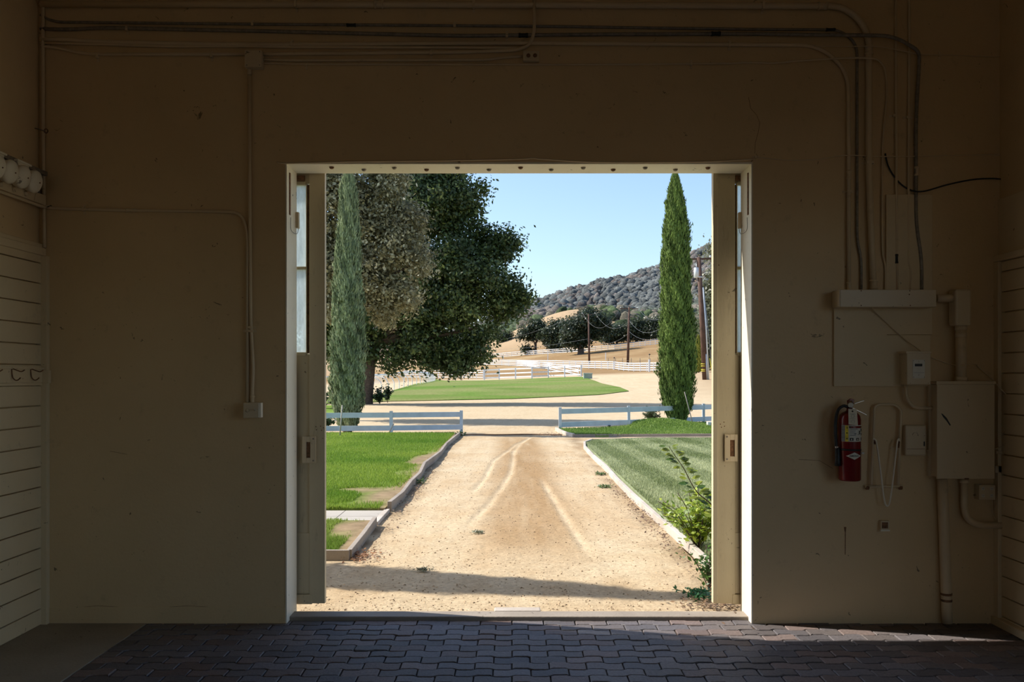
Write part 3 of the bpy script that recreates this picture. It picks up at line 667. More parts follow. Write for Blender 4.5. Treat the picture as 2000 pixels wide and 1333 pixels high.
# backing boards
tag(MB().box((X_(1729, WALL), WALL - .016, Z_(654, WALL)), (X_(1818.5, WALL), WALL, Z_(381, WALL))).build('backing_board', M['siding'], bevel=.002), 'narrow tall backing board behind the vertical conduits', 'board')
z3 = Z_(654, WALL)
poly = [(1627, 569), (1730.5, 569), (1730.5, 655), (1815, 655), (1815, 755), (1627, 755)]
tag(MB().prism([(X_(a, WALL), WALL - .016, Z_(c, WALL)) for a, c in poly], (0, .016, 0)).build('backing_board', M['siding'], bevel=.002), 'large notched backing board below the long wireway box', 'board')
t = thing('wireway', 'long horizontal cream wireway box gathering the vertical conduits', 'electrical box', Wp(1735, 600))
wbox('x', None, None, 1641, 1829, 566, 600, .13, root=t, part='body', bevel=.003)
Yw = WALL - .13
MB().box((X_(1639, Yw), Yw - .002, Z_(599, Yw)), (X_(1640.5, Yw), WALL - .01, Z_(567, Yw))).build('end_cap', M['box'], t, .001)
for px, py in ((1682, 568.5), (1777, 568.5), (1776, 575.5), (1682, 597), (1778, 597)): MB().lathe([(.004, 0), (.003, .003)], P(px, py, Yw), (0, -1, 0), 8).build('screw', M['rust'], t)
t = thing('conduit_elbow', 'thick pipe with a rectangular access elbow between wireway and large cabinet', 'pipe', Wp(1877, 745))
MB().tube([P(1829, 583, WALL - .07), P(1868, 583, WALL - .07)], .024, 16).build('pipe', M['pipe'], t)
MB().tube([P(1877, 640, WALL - .07), P(1877, 748, WALL - .07)], .031, 16).build('pipe', M['pipe'], t)
Y = WALL - .115; MB().box((X_(1867, Y), Y, Z_(636, Y)), (X_(1898, Y), WALL - .02, Z_(565, Y))).build('elbow_body', M['box'], t, .012)
for z0, rr in ((641, .036), (655, .034), (741, .036)):
    MB().lathe([(rr, -.014), (rr, .014)], P(1877, z0, WALL - .07), (0, 0, 1), 18).build('coupling', M['pipe'], t)
# meter box
t = thing('meter_box', 'small cream box with a little dark display under the wireway', 'electrical box', Wp(1790, 752))
wbox('x', None, None, 1771.5, 1818, 690, 752, .12, root=t, part='body', bevel=.004)
Y = WALL - .125; MB().box((X_(1770, Y), Y, Z_(691, Y)), (X_(1819.5, Y), WALL - .01, Z_(686.5, Y))).build('lid', M['box'], t, .002)
Y = WALL - .122; MB().box((X_(1783, Y), Y, Z_(739.5, Y)), (X_(1806.5, Y), Y + .004, Z_(703, Y))).build('faceplate', M['white'], t, .001)
Y = WALL - .1235; MB().box((X_(1787, Y), Y, Z_(716, Y)), (X_(1801.5, Y), Y + .003, Z_(711, Y))).build('display', M['black'], t)
MB().box((X_(1785, Y), Y, Z_(728.6, Y)), (X_(1805, Y), Y + .003, Z_(728, Y))).build('seam', M['grey'], t)
for px, py in ((1794.5, 706.5), (1794.5, 733), (1784.5, 705), (1805.5, 705), (1784.5, 737), (1805.5, 737), (1778, 749), (1813, 749)): MB().lathe([(.0022, 0), (.0016, .0015)], P(px, py, Y if py < 745 else WALL - .12), (0, -1, 0), 8).build('screw', M['rust'], t)
conduit('short curved conduit from the display box to the large cabinet', [(1769, 752, .03), (1770, 778, .03), (1784, 797, .03), (1823, 798, .03)], .0105, off=.015, rad=.10)
conduit('long thin wire slanting down from the wireway to the display box', [(1702, 600, .05), (1712, 612, .01), (1755, 652, .01), (1785, 676, .02), (1800, 688, .06)], .0036, smooth_=True, off=.018, name='wire', cat='wire')
conduit('loose wire looping from the display box round to the side of the cabinet', [(1818, 699, .04), (1835, 705), (1860, 713), (1885, 713, .10), (1905, 712), (1912, 718), (1942, 745, .02), (1950, 755, .08), (1985, 795, .07), (1994, 828, .07), (1989, 850, .07), (1970, 868, .07), (1943, 878, .06)], .0036, smooth_=True, off=.018, name='wire', cat='wire')
# large cabinet
t = thing('panel_cabinet', 'large cream breaker cabinet on the wall near the right corner', 'electrical cabinet', Wp(1880, 936))
wbox('x', None, None, 1829.5, 1939, 752, 932, .10, root=t, part='body', bevel=.003)
Y = WALL - .112; MB().box((X_(1830, Y), Y, Z_(936, Y)), (X_(1943, Y), Y + .013, Z_(751, Y))).build('door', M['box'], t, .003)
MB().box((X_(1828, Y), Y - .006, Z_(751, Y)), (X_(1944, Y), WALL - .02, Z_(745, Y))).build('drip_edge', M['box'], t, .002)
MB().box((X_(1884, Y), Y - .004, Z_(937, Y)), (X_(1892, Y), Y + .002, Z_(934.5, Y))).build('latch', M['rust'], t)
MB().prism([(X_(a, Y), Y - .0012, Z_(c, Y)) for a, c in ((1838, 808), (1841, 809), (1849, 817), (1857, 831), (1855, 832), (1848, 822), (1842, 815))], (0, .0015, 0)).build('scuff_mark', M['black'], t)
Y2 = WALL - .03; MB().box((X_(1814, Y2), Y2, Z_(931, Y2)), (X_(1830, Y2), WALL, Z_(748, Y2))).build('side_gutter', M['box'], t, .003)
t = thing('cover_box', 'small rounded cream box left of the large cabinet', 'electrical box', Wp(1788, 892))
wbox('x', None, None, 1768.5, 1809.5, 831, 891, .045, root=t, part='body', bevel=.010)
Y = WALL - .046; MB().box((X_(1771, Y), Y - .0006, Z_(878, Y)), (X_(1807, Y), Y + .002, Z_(877.3, Y))).build('seam', M['rust'], t)
MB().box((X_(1804, Y), Y - .001, Z_(872, Y)), (X_(1806.5, Y), Y + .002, Z_(863, Y))).build('slot', M['black'], t)
MB().tube([P(1809, 881, WALL - .02), P(1822, 881, WALL - .02)], .008, 10).build('nipple', M['pipe'], t)
t = thing('drain_pipe', 'thick cream pipe from the cabinet down to the floor', 'pipe', Wp(1850, 1216))
MB().tube([P(1840, 936, WALL - .045), P(1843, 1010, WALL - .042), P(1849, 1190, WALL - .042), P(1850, 1217.5, WALL - .042)], .0315, 18).build('pipe', M['pipe'], t)
for py in (1161, 1173): MB().lathe([(.034, -.007), (.0345, 0), (.034, .007)], P(1848.5, py, WALL - .042), (0, 0, 1), 18).build('band', M['rust'], t)
t = thing('curved_conduit', 'thick cream conduit curving from cabinet bottom into the right wall', 'pipe', Wp(1883, 945))
MB().tube(rounded([P(1883, 935, WALL - .045), P(1883, 1026, WALL - .045), P(1966, 1027, WALL - .045)], .17, 12), .0215, 14).build('pipe', M['pipe'], t)
MB().lathe([(.026, 0), (.026, .02)], P(1883, 944, WALL - .045), (0, 0, 1), 16).build('coupling', M['pipe'], t)
t = thing('outlet_box', 'four-socket cream outlet box under the large cabinet', 'electrical box', Wp(1928, 977))
wbox('x', None, None, 1912.5, 1944, 948, 977, .06, root=t, part='body', bevel=.003)
for px in (1920, 1937):
    for py in (955, 969):
        q = P(px, py, WALL - .0605)
        b = MB(); b.box((q.x - .010, q.y - .001, q.z - .010), (q.x + .010, q.y + .001, q.z + .010)); so = b.build('socket', M['white'], t, .002)
        for dx, dz, hh in ((-.004, .002, .006), (.004, .002, .006), (0, -.006, .003)):
            MB().box((q.x + dx - .001, q.y - .0018, q.z + dz - hh / 2), (q.x + dx + .001, q.y, q.z + dz + hh / 2)).build('slot', M['black'], so)
for k, dx in enumerate((0, 5)):
    conduit(('left', 'right')[k] + ' of two short thin wires dropping from the four-socket box', [(1938 + dx, 977, .02), (1938 + dx, 1000), (1945 + dx, 1016, .02)], .003, smooth_=True, name='wire', cat='wire')
conduit('dark narrow conduit standing in the right corner beside the cabinet', [(1952, 760), (1952, 900), (1952, 1022)], .0105, off=.02, mat='rust')
t = thing('corner_fitting', 'small cream box and stub pipe in the right corner', 'electrical box', Wp(1955, 923))
wbox('x', None, None, 1944, 1964, 910, 924, .05, root=t, part='body', bevel=.003)
MB().tube([P(1944, 884, WALL - .05), P(1966, 884, WALL - .05)], .0105, 12).build('stub_pipe', M['pipe'], t)
t = thing('wall_socket_plate', 'tiny cream box low on the wall under the folded rack', 'electrical box', Wp(1728, 1038))
wbox('x', None, None, 1720.5, 1737.5, 1018, 1036, .03, root=t, part='body', bevel=.003)
Y = WALL - .034; MB().box((X_(1720, Y), Y, Z_(1038.5, Y)), (X_(1738.5, Y), WALL - .01, Z_(1035.5, Y))).build('lip', M['trim'], t, .001)
MB().box((X_(1723, Y), WALL - .0315, Z_(1033, Y)), (X_(1735, Y), WALL - .029, Z_(1021, Y))).build('flap', M['rust'], t, .001)

# folded saddle rack
t = thing('saddle_rack', 'folded cream tubular rack hanging between extinguisher and cabinet', 'rack', Wp(1730, 950))
MB().tube(rounded([Wp(1702, 948, .03), Wp(1708, 795, .03), Wp(1716, 790.5, .03), Wp(1748, 790.5, .03), Wp(1760, 800, .03), Wp(1754, 948, .03)], .05), .0085, 10).build('frame', M['pipe'], t)
MB().tube([Wp(1690, 951, .02), Wp(1763, 950, .02)], .009, 10).build('hinge_bar', M['pipe'], t)
for px in (1694, 1759): MB().lathe([(.006, -.012), (.014, -.008), (.014, .008), (.006, .012)], Wp(px, 953, .02), (1, 0, 0), 12).build('knob', M['rust'], t)
MB().tube(spline([Wp(1705, 858, .045), Wp(1710, 860, .05), Wp(1713, 872, .055), Wp(1721, 930, .06), Wp(1727, 976, .06), Wp(1733, 989, .06), Wp(1739, 975, .06), Wp(1746, 920, .06), Wp(1752, 868, .055), Wp(1755, 858, .045), Wp(1757, 862, .035)], 6), .0052, 8).build('support_arm', M['trim'], t)
MB().tube([Wp(1709, 858, .03), Wp(1709, 868, .045)], .006, 8).build('pivot', M['rust'], t); MB().tube([Wp(1756, 860, .03), Wp(1755, 875, .045)], .006, 8).build('pivot', M['rust'], t)

# fire extinguisher
EY = WALL - .10; c = P(1659.5, 939, EY); R = .0675
t = thing('fire_extinguisher', 'red fire extinguisher with black hose and paper tag hanging on the wall', 'fire extinguisher', c)
H = Z_(806, EY) - c.z
body = MB().lathe([(R * .9, 0), (R, .008), (R, H - .045), (R * .93, H - .022), (R * .72, H - .004), (R * .40, H + .008), (.020, H + .014), (.018, H + .035)], c, seg=40).build('cylinder', M['red'], t)
def wrap(name, mat, px0, px1, py0, py1, r, parent):
    """thin sheet bent round the cylinder"""
    z0, z1 = Z_(py1, EY - R), Z_(py0, EY - R); vs, fs = [], []; n = 14
    def ang(px):
        s = max(-.985, min(.985, ((px - 1659.5) / F * (EY - R * .8)) / R)); return math.asin(s)
    a0, a1 = ang(px0), ang(px1)
    for i in range(n + 1):
        a = a0 + (a1 - a0) * i / n
        for z in (z0, z1):
            for rr in (r, r - .0006): vs.append((c.x + math.sin(a) * rr, c.y - math.cos(a) * rr, z))
    for i in range(n):
        k = i * 4; fs += [(k, k+4, k+6, k+2), (k+1, k+3, k+7, k+5), (k+2, k+6, k+7, k+3), (k, k+1, k+5, k+4)]
    return MB().add(vs, fs).build(name, mat, parent)
lab = wrap('instruction_label', M['white'], 1640.5, 1681, 831.5, 863.5, R + .0008, t)
for (m_, a, b_, y0_, y1_) in ((M['grey'], 1640.3, 1644.6, 832, 863), (M['yellow'], 1645, 1649.5, 832, 863), (M['red'], 1651, 1679, 833, 837), (M['black'], 1650.5, 1654, 833, 836), (M['black'], 1652, 1667, 838.2, 839.2), (M['grey'], 1652, 1663, 841.5, 842.5), (M['grey'], 1652, 1662, 844, 845), (M['grey'], 1652, 1664, 846.5, 847.5), (M['grey'], 1660, 1664, 847, 849), (M['grey'], 1652, 1663, 850, 851.5),
    (M['black'], 1670, 1673, 842, 849), (M['black'], 1674.5, 1678, 838, 844), (M['grey'], 1667, 1671, 849, 850), (M['black'], 1675, 1678, 847, 851), (M['black'], 1652, 1658.5, 856, 861.5), (M['black'], 1664, 1670, 856, 861.5), (M['black'], 1675, 1679, 856, 861.5), (M['black'], 1647, 1648.5, 835, 838), (M['black'], 1646.5, 1648.5, 845, 848), (M['black'], 1646.5, 1648.5, 856, 859), (M['black'], 1640.5, 1644.5, 840, 840.6), (M['black'], 1640.5, 1644.5, 847, 847.6), (M['black'], 1640.5, 1644.5, 855, 855.6)):
    wrap('print', m_, a, b_, y0_, y1_, R + .0016, lab)
for a in (1654, 1666, 1676.5): wrap('pictogram', M['white'], a, a + 2, 857.5, 860.5, R + .0024, lab)
# diamond emblem with its lettering
z_, vs, fs = Z_(891.5, EY - R), [], []
for i in range(13):
    s = -1 + 2 * i / 12; a = math.asin(max(-.9, min(.9, (.003 + s * .046) / R))); hh = .0225 * (1 - abs(s)) + .0004
    for zz in (z_ - hh, z_ + hh): vs.append((c.x + math.sin(a) * (R + .001), c.y - math.cos(a) * (R + .001), zz))
for i in range(12): fs.append((2*i, 2*i+2, 2*i+3, 2*i+1))
dm = MB().add(vs, fs).build('emblem', M['white'], t)
tc = bpy.data.curves.new('lettering', 'FONT'); tc.body = 'AMEREX'; tc.size = .0165; tc.align_x = 'CENTER'; tc.align_y = 'CENTER'; tc.extrude = .0002; tc.offset = .0003
to = bpy.data.objects.new('lettering', tc); COL.objects.link(to)
dg = bpy.context.evaluated_depsgraph_get(); me = bpy.data.meshes.new_from_object(to.evaluated_get(dg)); bpy.data.objects.remove(to)
vs = []
for v in me.vertices:
    a = (v.co.x + .003) / R; rr = R + .0016 + v.co.z; vs.append((c.x + math.sin(a) * rr - c.x, -math.cos(a) * rr, z_ + v.co.y - c.z))
for v, p in zip(me.vertices, vs): v.co = p
me.materials.clear(); new_obj('lettering', me, M['black'], dm)
# valve, handles, gauge, pin, hose, nozzle, strap, tag
def q(px, py, o=0): return P(px, py, EY - o)
MB().lathe([(.017, 0), (.017, .03), (.013, .04), (.013, .05)], (c.x + .004, c.y, c.z + H + .025), seg=16).build('valve', M['rust'], t)
MB().prism([q(1656, 783), q(1662, 779), q(1669, 781), q(1667, 790), q(1657, 791)], (0, .02, 0)).build('seal', M['red'], t, .003)
MB().bar(q(1664, 797, .02), q(1692, 811, .02), .016, .005, (0, 0, 1)).build('lower_handle', M['chrome'], t, .001)
MB().bar(q(1668, 789, .02), q(1687, 783, .02), .016, .004, (0, 0, 1)).build('upper_lever', M['chrome'], t, .001)
MB().lathe([(.016, 0), (.016, .012), (.012, .014)], q(1661, 792, .02), (0, -1, 0), 16).build('gauge', M['white'], t)
MB().tube(spline([q(1655, 795, .01), q(1647, 793.5, .01), q(1638, 800, .01), q(1633, 815, .0), q(1631.5, 840, .01), q(1633.5, 878, .01)], 6), .0095, 12).build('hose', M['black'], t)
MB().lathe([(.010, 0), (.0155, .010), (.0175, .095), (.0205, .118)], q(1635.5, 874, .012), (.02, 0, -1), 18).build('nozzle', M['black'], t)
MB().lathe([(.012, -.006), (.012, .006)], q(1634.5, 874, .012), (0, 0, 1), 14).build('hose_clip', M['chrome'], t)
MB().lathe([(R + .0015, -.006), (R + .0015, .006)], (c.x, c.y, Z_(880, EY - R)), (0.03, 0, 1), seg=36).build('strap', M['black'], t)
MB().box((q(1674, 884).x, EY - R - .003, q(1674, 885.5).z), (q(1679, 884).x, EY - R + .02, q(1674, 882).z)).build('buckle', M['white'], t)
MB().box((q(1650, 0).x, EY - .02, q(0, 807.5).z), (q(1656, 0).x, EY - .005, q(0, 806).z)).build('collar_clip', M['chrome'], t)
tg = MB().prism([q(1657, 799, R), q(1673.5, 799.5, R + .004), q(1675.5, 831.5, R + .012), q(1657.5, 829.5, R + .012)], (0, .0008, 0)).build('paper_tag', M['paper'], t)
MB().lathe([(.0055, 0), (.0055, .001)], q(1665, 804, R + .0045), (0, -1, 0), 12).build('hole', M['black'], tg)
for cx_, cy_ in ((1665.5, 813.5), (1666, 824)):
    MB().tube([q(cx_ + 3.2 * math.cos(a * .628), cy_ + 3.2 * math.sin(a * .628), R + .0105) for a in range(11)], .0008, 5).build('print', M['grey'], tg)
for y_ in (808.5, 810, 818.5, 829): MB().bar(q(1660, y_, R + .0095), q(1671, y_ + .3, R + .0095), .0006, .0012, (0, 0, 1)).build('print', M['grey'], tg)
MB().box((c.x - .03, EY + R - .006, c.z + .25), (c.x + .03, WALL, c.z + .30)).build('wall_bracket', M['galv'], t)

# hairline cracks and a drip stain
def crack(pts, lab, r=.0011):
    o = MB().tube([Wp(x, y, .0004) for x, y in pts], r, 4).build('crack', M['rust']); o['kind'] = 'structure'
crack([(1462, 190), (1466, 212), (1478, 225), (1484, 240), (1481, 258), (1475, 280), (1474, 300)], 0)
crack([(100, 1196), (120, 1190), (190, 1184), (280, 1189), (370, 1184), (450, 1189), (540, 1186)], 0)
crack([(215, 882), (232, 885), (248, 888)], 0); crack([(1627, 916), (1600, 900), (1560, 898)], 0)
MB().prism([Wp(a, b_, .0006) for a, b_ in ((1648, 1030), (1653, 1030), (1652, 1040), (1651.5, 1084), (1650, 1084), (1650, 1040))], (0, .0006, 0)).build('stain', M['rust'])['kind'] = 'structure'
t = thing('ring_hook', 'short hook ending in a dark ring by the left corner', 'hook', Wp(90, 256))
MB().tube([Wp(66, 250, .05), Wp(84, 255, .05), Wp(88, 256, .03)], .004, 6).build('shank', M['galv'], t); MB().tube([Wp(90 + 3.5 * math.cos(a * .524), 256 + 4 * math.sin(a * .524), .03) for a in range(13)], .003, 6).build('ring', M['rust'], t)

# ------------------------------------------------------------------ left wall: ledge, conduit, twin lamps, nest, hook rail
lz = 2.735
tag(MB().box((XL, -1.0, lz - .035), (XL + .050, WALL - .01, lz + .03)).build('ledge', M['siding'], bevel=.003), 'narrow ledge board on the left wall beneath the round lamps', 'shelf')
cz = 2.688
tag(MB().tube([(XL + .045, -1.0, cz - .012), (XL + .045, WALL - .08, cz - .002), (XL + .05, WALL - .03, cz), (XL + .08, WALL - .014, cz + .005), (Wp(78, 405).x, WALL - .014, Wp(78, 405).z)], .0105, 10).build('conduit', M['pipe']), 'cream conduit running under the ledge on the left wall', 'pipe')
tag(MB().box((XL + .03, -1.0, 2.888), (XL + .065, WALL - .02, 2.915)).build('rail', M['galv'], bevel=.002), 'dark metal rail on the left wall above the round lamps', 'rail')
tag(MB().box((XL, -1.0, 2.77), (XL + .02, WALL - .02, 2.86)).build('back_strip', M['galv'], bevel=.002), 'dark strip behind the round lamps on the left wall', 'board')
def lamp(y, lab):
    t = thing('twin_floodlight', lab, 'lamp', (XL + .06, y, 2.90))
    pl = MB(); x0 = XL + .070
    pl.prism([(x0, y - .075, 2.90), (x0, y + .050, 2.90), (x0, y + .035, 2.83), (x0, y - .010, 2.815), (x0, y - .055, 2.83)], (.012, 0, 0)); pl.build('mounting_plate', M['trim'], t, .002)
    MB().box((x0 - .01, y - .085, 2.893), (x0 + .020, y + .065, 2.906)).build('clip', M['trim'], t, .002)
    for dy in (-.072, .054):
        cc = Vector((XL + .105, y + dy, 2.80)); ax = Vector((.97, .04, -.20)).normalized()
        h = MB().lathe([(.020, -.075), (.036, -.065), (.060, -.035), (.069, -.005), (.071, .006), (.066, .018), (.048, .030), (.02, .036), (.004, .037)], cc, ax, 28).build('lamp_head', M['trim'], t)
        tip = cc + ax * .036
        MB().tube([tip - ax * .004, tip + ax * .006], .004, 8).build('screw', M['rust'], h)
        MB().tube([cc + Vector((-.05, 0, -.06)), cc + Vector((-.055, .01, -.085))], .012, 8).build('socket_stem', M['pipe'], h)
lamp(5.155, 'pair of round cream lamps on a bracket nearest the corner'); lamp(4.90, 'pair of round cream lamps second from the corner'); lamp(4.645, 'pair of round cream lamps cut by the left picture edge')
# straw of an old nest between lamps and ledge
r = np.random.default_rng(5); b = MB()
for i in range(150):
    y = 4.7 + .66 * r.random(); p = Vector((XL + .02 + .05 * r.random(), y, lz + .035 + .012 * r.random())); a = r.random() * 6.28; l = .02 + .07 * r.random()
    d = Vector((math.cos(a) * .4, math.sin(a), .05 + .3 * r.random()))
    if i % 17 == 0: d.z = -.9; p.x = XL + .078; l *= 1.5
    b.tube([p, p + d * l * .6, p + d * l + Vector((.006, 0, -.004))], .0011, 4, False)
tag(b.build('nest_straw', M['straw']), 'bits of dry nest straw on the ledge under the lamps', 'nest', kind='stuff')
# hook rail
t = thing('hook_rail', 'wooden board with bent wire hooks on the left wall', 'coat rack', (XL, 5.2, 1.60))
MB().box((XL + .015, 1.0, Z_(748, WALL)), (XL + .045, WALL - .03, Z_(722, WALL))).build('board', M['siding'], t, .003)
MB().box((XL + .015, 1.0, Z_(722, WALL)), (XL + .055, WALL - .03, Z_(718, WALL))).build('ledge', M['siding'], t, .002)
MB().box((XL + .015, 1.0, Z_(753, WALL)), (XL + .038, WALL - .03, Z_(748, WALL))).build('lower_moulding', M['siding'], t, .002)
MB().box((XL + .02, WALL - .045, Z_(749, WALL)), (XL + .085, WALL - .012, Z_(724, WALL))).build('end_block', M['siding'], t, .003)
for y in (4.86, 5.08, 5.28):
    hx = XL + .050
    MB().tube(spline([(hx + .075, y, 1.637), (hx + .055, y, 1.627), (hx + .03, y, 1.634), (hx, y, 1.643), (hx - .002, y, 1.62), (hx + .004, y, 1.590), (hx + .02, y, 1.575), (hx + .035, y, 1.577), (hx + .05, y, 1.590)], 5), .0036, 7).build('hook', M['rust'], t)

# ------------------------------------------------------------------ outdoors: edging boards, path
def edging(name, label, pts, w, h, mat, z0=-.03):
    b = MB(); P3 = [Vector((x, y, hz(x, y) + dz)) for x, y, dz in pts]
    for p, q_ in zip(P3[:-1], P3[1:]):
        d = (q_ - p).normalized() * .004; b.bar(p - d + Vector((0, 0, h / 2 + z0)), q_ + d + Vector((0, 0, h / 2 + z0)), w, h)
    return tag(b.build(name, M[mat], bevel=.004), label, 'edging')
rr = random.Random(4)
def wob(xa, ya, xb, yb, n, amp=.02): return [(xa + (xb-xa)*i/n + rr.uniform(-amp, amp), ya + (yb-ya)*i/n, rr.uniform(-.006, .006)) for i in range(n+1)]
edging('edging_board', 'short edging board closing the small grass bed nearest the door', [(-2.6, 7.36, 0), (-1.42, 7.36, 0)], .035, .115, 'curb')
edging('edging_board', 'edging board along the small grass bed up to the paved path', [(-1.42, 7.38, 0), (-1.44, 8.2, 0), (-1.47, 9.05, .005)], .045, .115, 'curb')
edging('edging_board', 'pale stub of edging at the end of the paved path', [(-1.47, 9.08, -.02), (-1.47, 9.95, -.02)], .06, .085, 'curbwhite')
edging('edging_board', 'wavy edging board along the left lawn from path to fence', [(-1.45, 10.0, .02), (-1.43, 11.0, .0), (-1.46, 12.2, .0), (-1.44, 13.2, .005), (-1.50, 14.5, .03), (-1.46, 15.4, .03), (-1.44, 17, 0), (-1.48, 19, .0), (-1.44, 21.2, 0), (-1.40, 22.8, 0)], .05, .125, 'curb')
edging('edging_board', 'whitish edging board along the striped right lawn', [(1.67, 6.3, 0), (1.64, 7.2, 0), (1.62, 8.3, .01), (1.60, 9.4, 0), (1.57, 11, .01), (1.58, 12.6, 0), (1.60, 14.5, .01), (1.58, 16.6, 0), (1.60, 18.6, 0), (1.70, 19.8, 0), (1.95, 20.6, 0)], .05, .10, 'curbwhite')
edging('edging_board', 'far edging board behind the striped right lawn', [(1.95, 20.6, 0), (3.5, 21.25, 0), (16, 21.7, 0)], .04, .09, 'curb')
edging('edging_board', 'white rounded edging at the corner of the narrow grass strip', [(1.30, 24.8, .0), (1.38, 23.6, .0), (1.46, 22.8, .0), (1.62, 22.2, 0)], .07, .12, 'curbwhite')
edging('edging_board', 'long edging board in front of the narrow grass strip', [(1.62, 22.18, 0), (6, 22.5, 0), (16, 23.2, 0)], .04, .10, 'curb')
b = MB(); b.box((-8, 9.07, -.04), (-1.5, 9.88, .028)); pth = b.build('path', M['path'], bevel=.006); tag(pth, 'pale paved path crossing the left grass to the drive', 'path')
b = MB()
for i in range(10): b.box((-1.95 - i * .62, 9.08, .028), (-1.942 - i * .62, 9.87, .0286))
b.box((-8, 9.46, .028), (-1.5, 9.468, .0286)); b.build('joint', M['mortar'], pth)
tag(MB().tube(spline([(-1.3, 22.9, .012), (-.4, 22.85, .012), (.4, 23.0, .012), (1.35, 22.8, .012)], 6), .016, 7).build('hose', M['rust']), 'thin dark line lying across the drive at the fence line', 'hose')  # thin dark tube laid across the drive

# ------------------------------------------------------------------ fences
def post_at(p, w, h, lean=0): return MB().box((p.x - w/2, p.y - w/2, p.z - .1), (p.x + w/2, p.y + w/2, p.z + h))
def fence(label, bases, rails, h, pw, rh, mat, name='fence', group=None, sub=1, ext=None, rt=.04):
    """bases: photo positions where the posts meet the ground; sub: extra posts between"""
    pts = []
    wps = [at(*p) if len(p) == 2 else Vector(p) for p in bases]
    for a, c_ in zip(wps[:-1], wps[1:]):
        for i in range(sub):
            x, y = a.x + (c_.x-a.x)*i/sub, a.y + (c_.y-a.y)*i/sub; pts.append(Vector((x, y, hz(x, y))))
    pts.append(wps[-1]); root = thing(name, label, 'fence', pts[0], group)
    for i, p in enumerate(pts):
        if i < 99: post_at(p, pw, h).build('post', M[mat], root, .006 if pw > .1 and len(pts) < 12 else 0)
    for rz in rails:
        b = MB()
        for p, q_ in zip(pts[:-1], pts[1:]):
            b.bar(p + Vector((0, -pw * .1, rz)), q_ + Vector((0, -pw * .1, rz)), rt, rh)
        b.build('rail', M[mat], root)
    return root
p0 = at(901, 846); p1 = at(764, 848); p2 = Vector((p1.x - 1.95, p1.y - .25, 0)); p3 = Vector((p2.x - 1.95, p2.y - .2, 0)); p4 = Vector((p3.x - 2, p3.y, 0))
fence('low two-rail fence left of the drive, behind the left cypress', [tuple(p) for p in (p0, p1, p2, p3, p4)], (.16, .52), .63, .085, .14, 'shadefence')
q0 = at(1094, 841.5); q1 = at(1228, 836); q2 = at(1374, 829); q3 = q2 + (q2 - q1)
fence('low two-rail fence right of the drive, behind the right cypress', [tuple(q0), tuple(q1), tuple(q2), (q3.x, q3.y, 0)], (.17, .56), .68, .085, .15, 'shadefence')
fence('shaded blue-grey three-rail fence on the far edge of the lawn', [(1135, 736), (1103, 737), (1071, 738), (1039, 739.5), (1007, 740.5), (975, 741.5), (946, 742.5)], (.25, .75, 1.28), 1.42, .17, .15, 'shadefence')
fence('white four-rail fence left of the blue-grey fence, beyond the lawn', [(944, 740.5), (905, 740), (867, 740), (835, 739.5), (790, 739.5)], (.25, .6, .95, 1.28), 1.38, .12, .10, 'fence', sub=3)
fence('white four-rail fence slanting back from the end of the blue-grey fence', [(1130, 735), (1102, 729), (1075, 724), (1048, 719.5), (1010, 716.5)], (.25, .6, .95, 1.3), 1.42, .12, .12, 'fence', sub=2)
fence('long white four-rail fence across the view behind the road', [(880, 712), (920, 712.5), (980, 714.5), (1040, 717), (1100, 719), (1150, 720.5), (1200, 722), (1238, 726), (1290, 726), (1345, 727)], (.25, .62, 1.0, 1.36), 1.42, .13, .15, 'fence', sub=4)
fence('distant white fence along the top of the brown pasture', [(905, 704), (940, 701), (980, 698), (1020, 695), (1060, 692.5), (1100, 690), (1150, 687), (1200, 683), (1250, 677), (1290, 672.5), (1330, 665)], (.25, .75, 1.25), 1.35, .12, .16, 'fence', sub=4)
fence('grey wire pen fence behind the long white fence', [(1188, 716), (1216, 716), (1250, 717), (1290, 717)], (.5, 1.1), 1.6, .09, .04, 'galv', sub=2)
# tall gate posts with lamps
for (px, py, hh, lab) in ((1199, 722.5, 2.1, 'tall white post topped by a lamp near the two utility poles'), (1268, 726.5, 2.7, 'taller white post topped by a lamp next to the right cypress')):
    p = at(px, py); t = thing('gate_post', lab, 'post', p); post_at(p, .26, hh * .72).build('post', M['fence'], t, .01)
    MB().tube([p + Vector((0, 0, hh * .7)), p + Vector((0, 0, hh))], .04, 8).build('stem', M['galv'], t); MB().lathe([(.05, 0), (.14, .05), (.12, .18), (.02, .24)], p + Vector((.05, 0, hh - .05)), seg=10).build('lamp_head', M['black'], t)
for px, py in ((983, 704), (1070, 704), (1183, 704)):
    p = at(px, py); tag(post_at(p, .16, 1.7).build('pasture_post', M['fence']), {983: 'lone white post in the brown pasture, leftmost', 1070: 'lone white post in the pasture left of the big oak trunk', 1183: 'lone white post in the pasture between the utility poles'}[px], 'post')

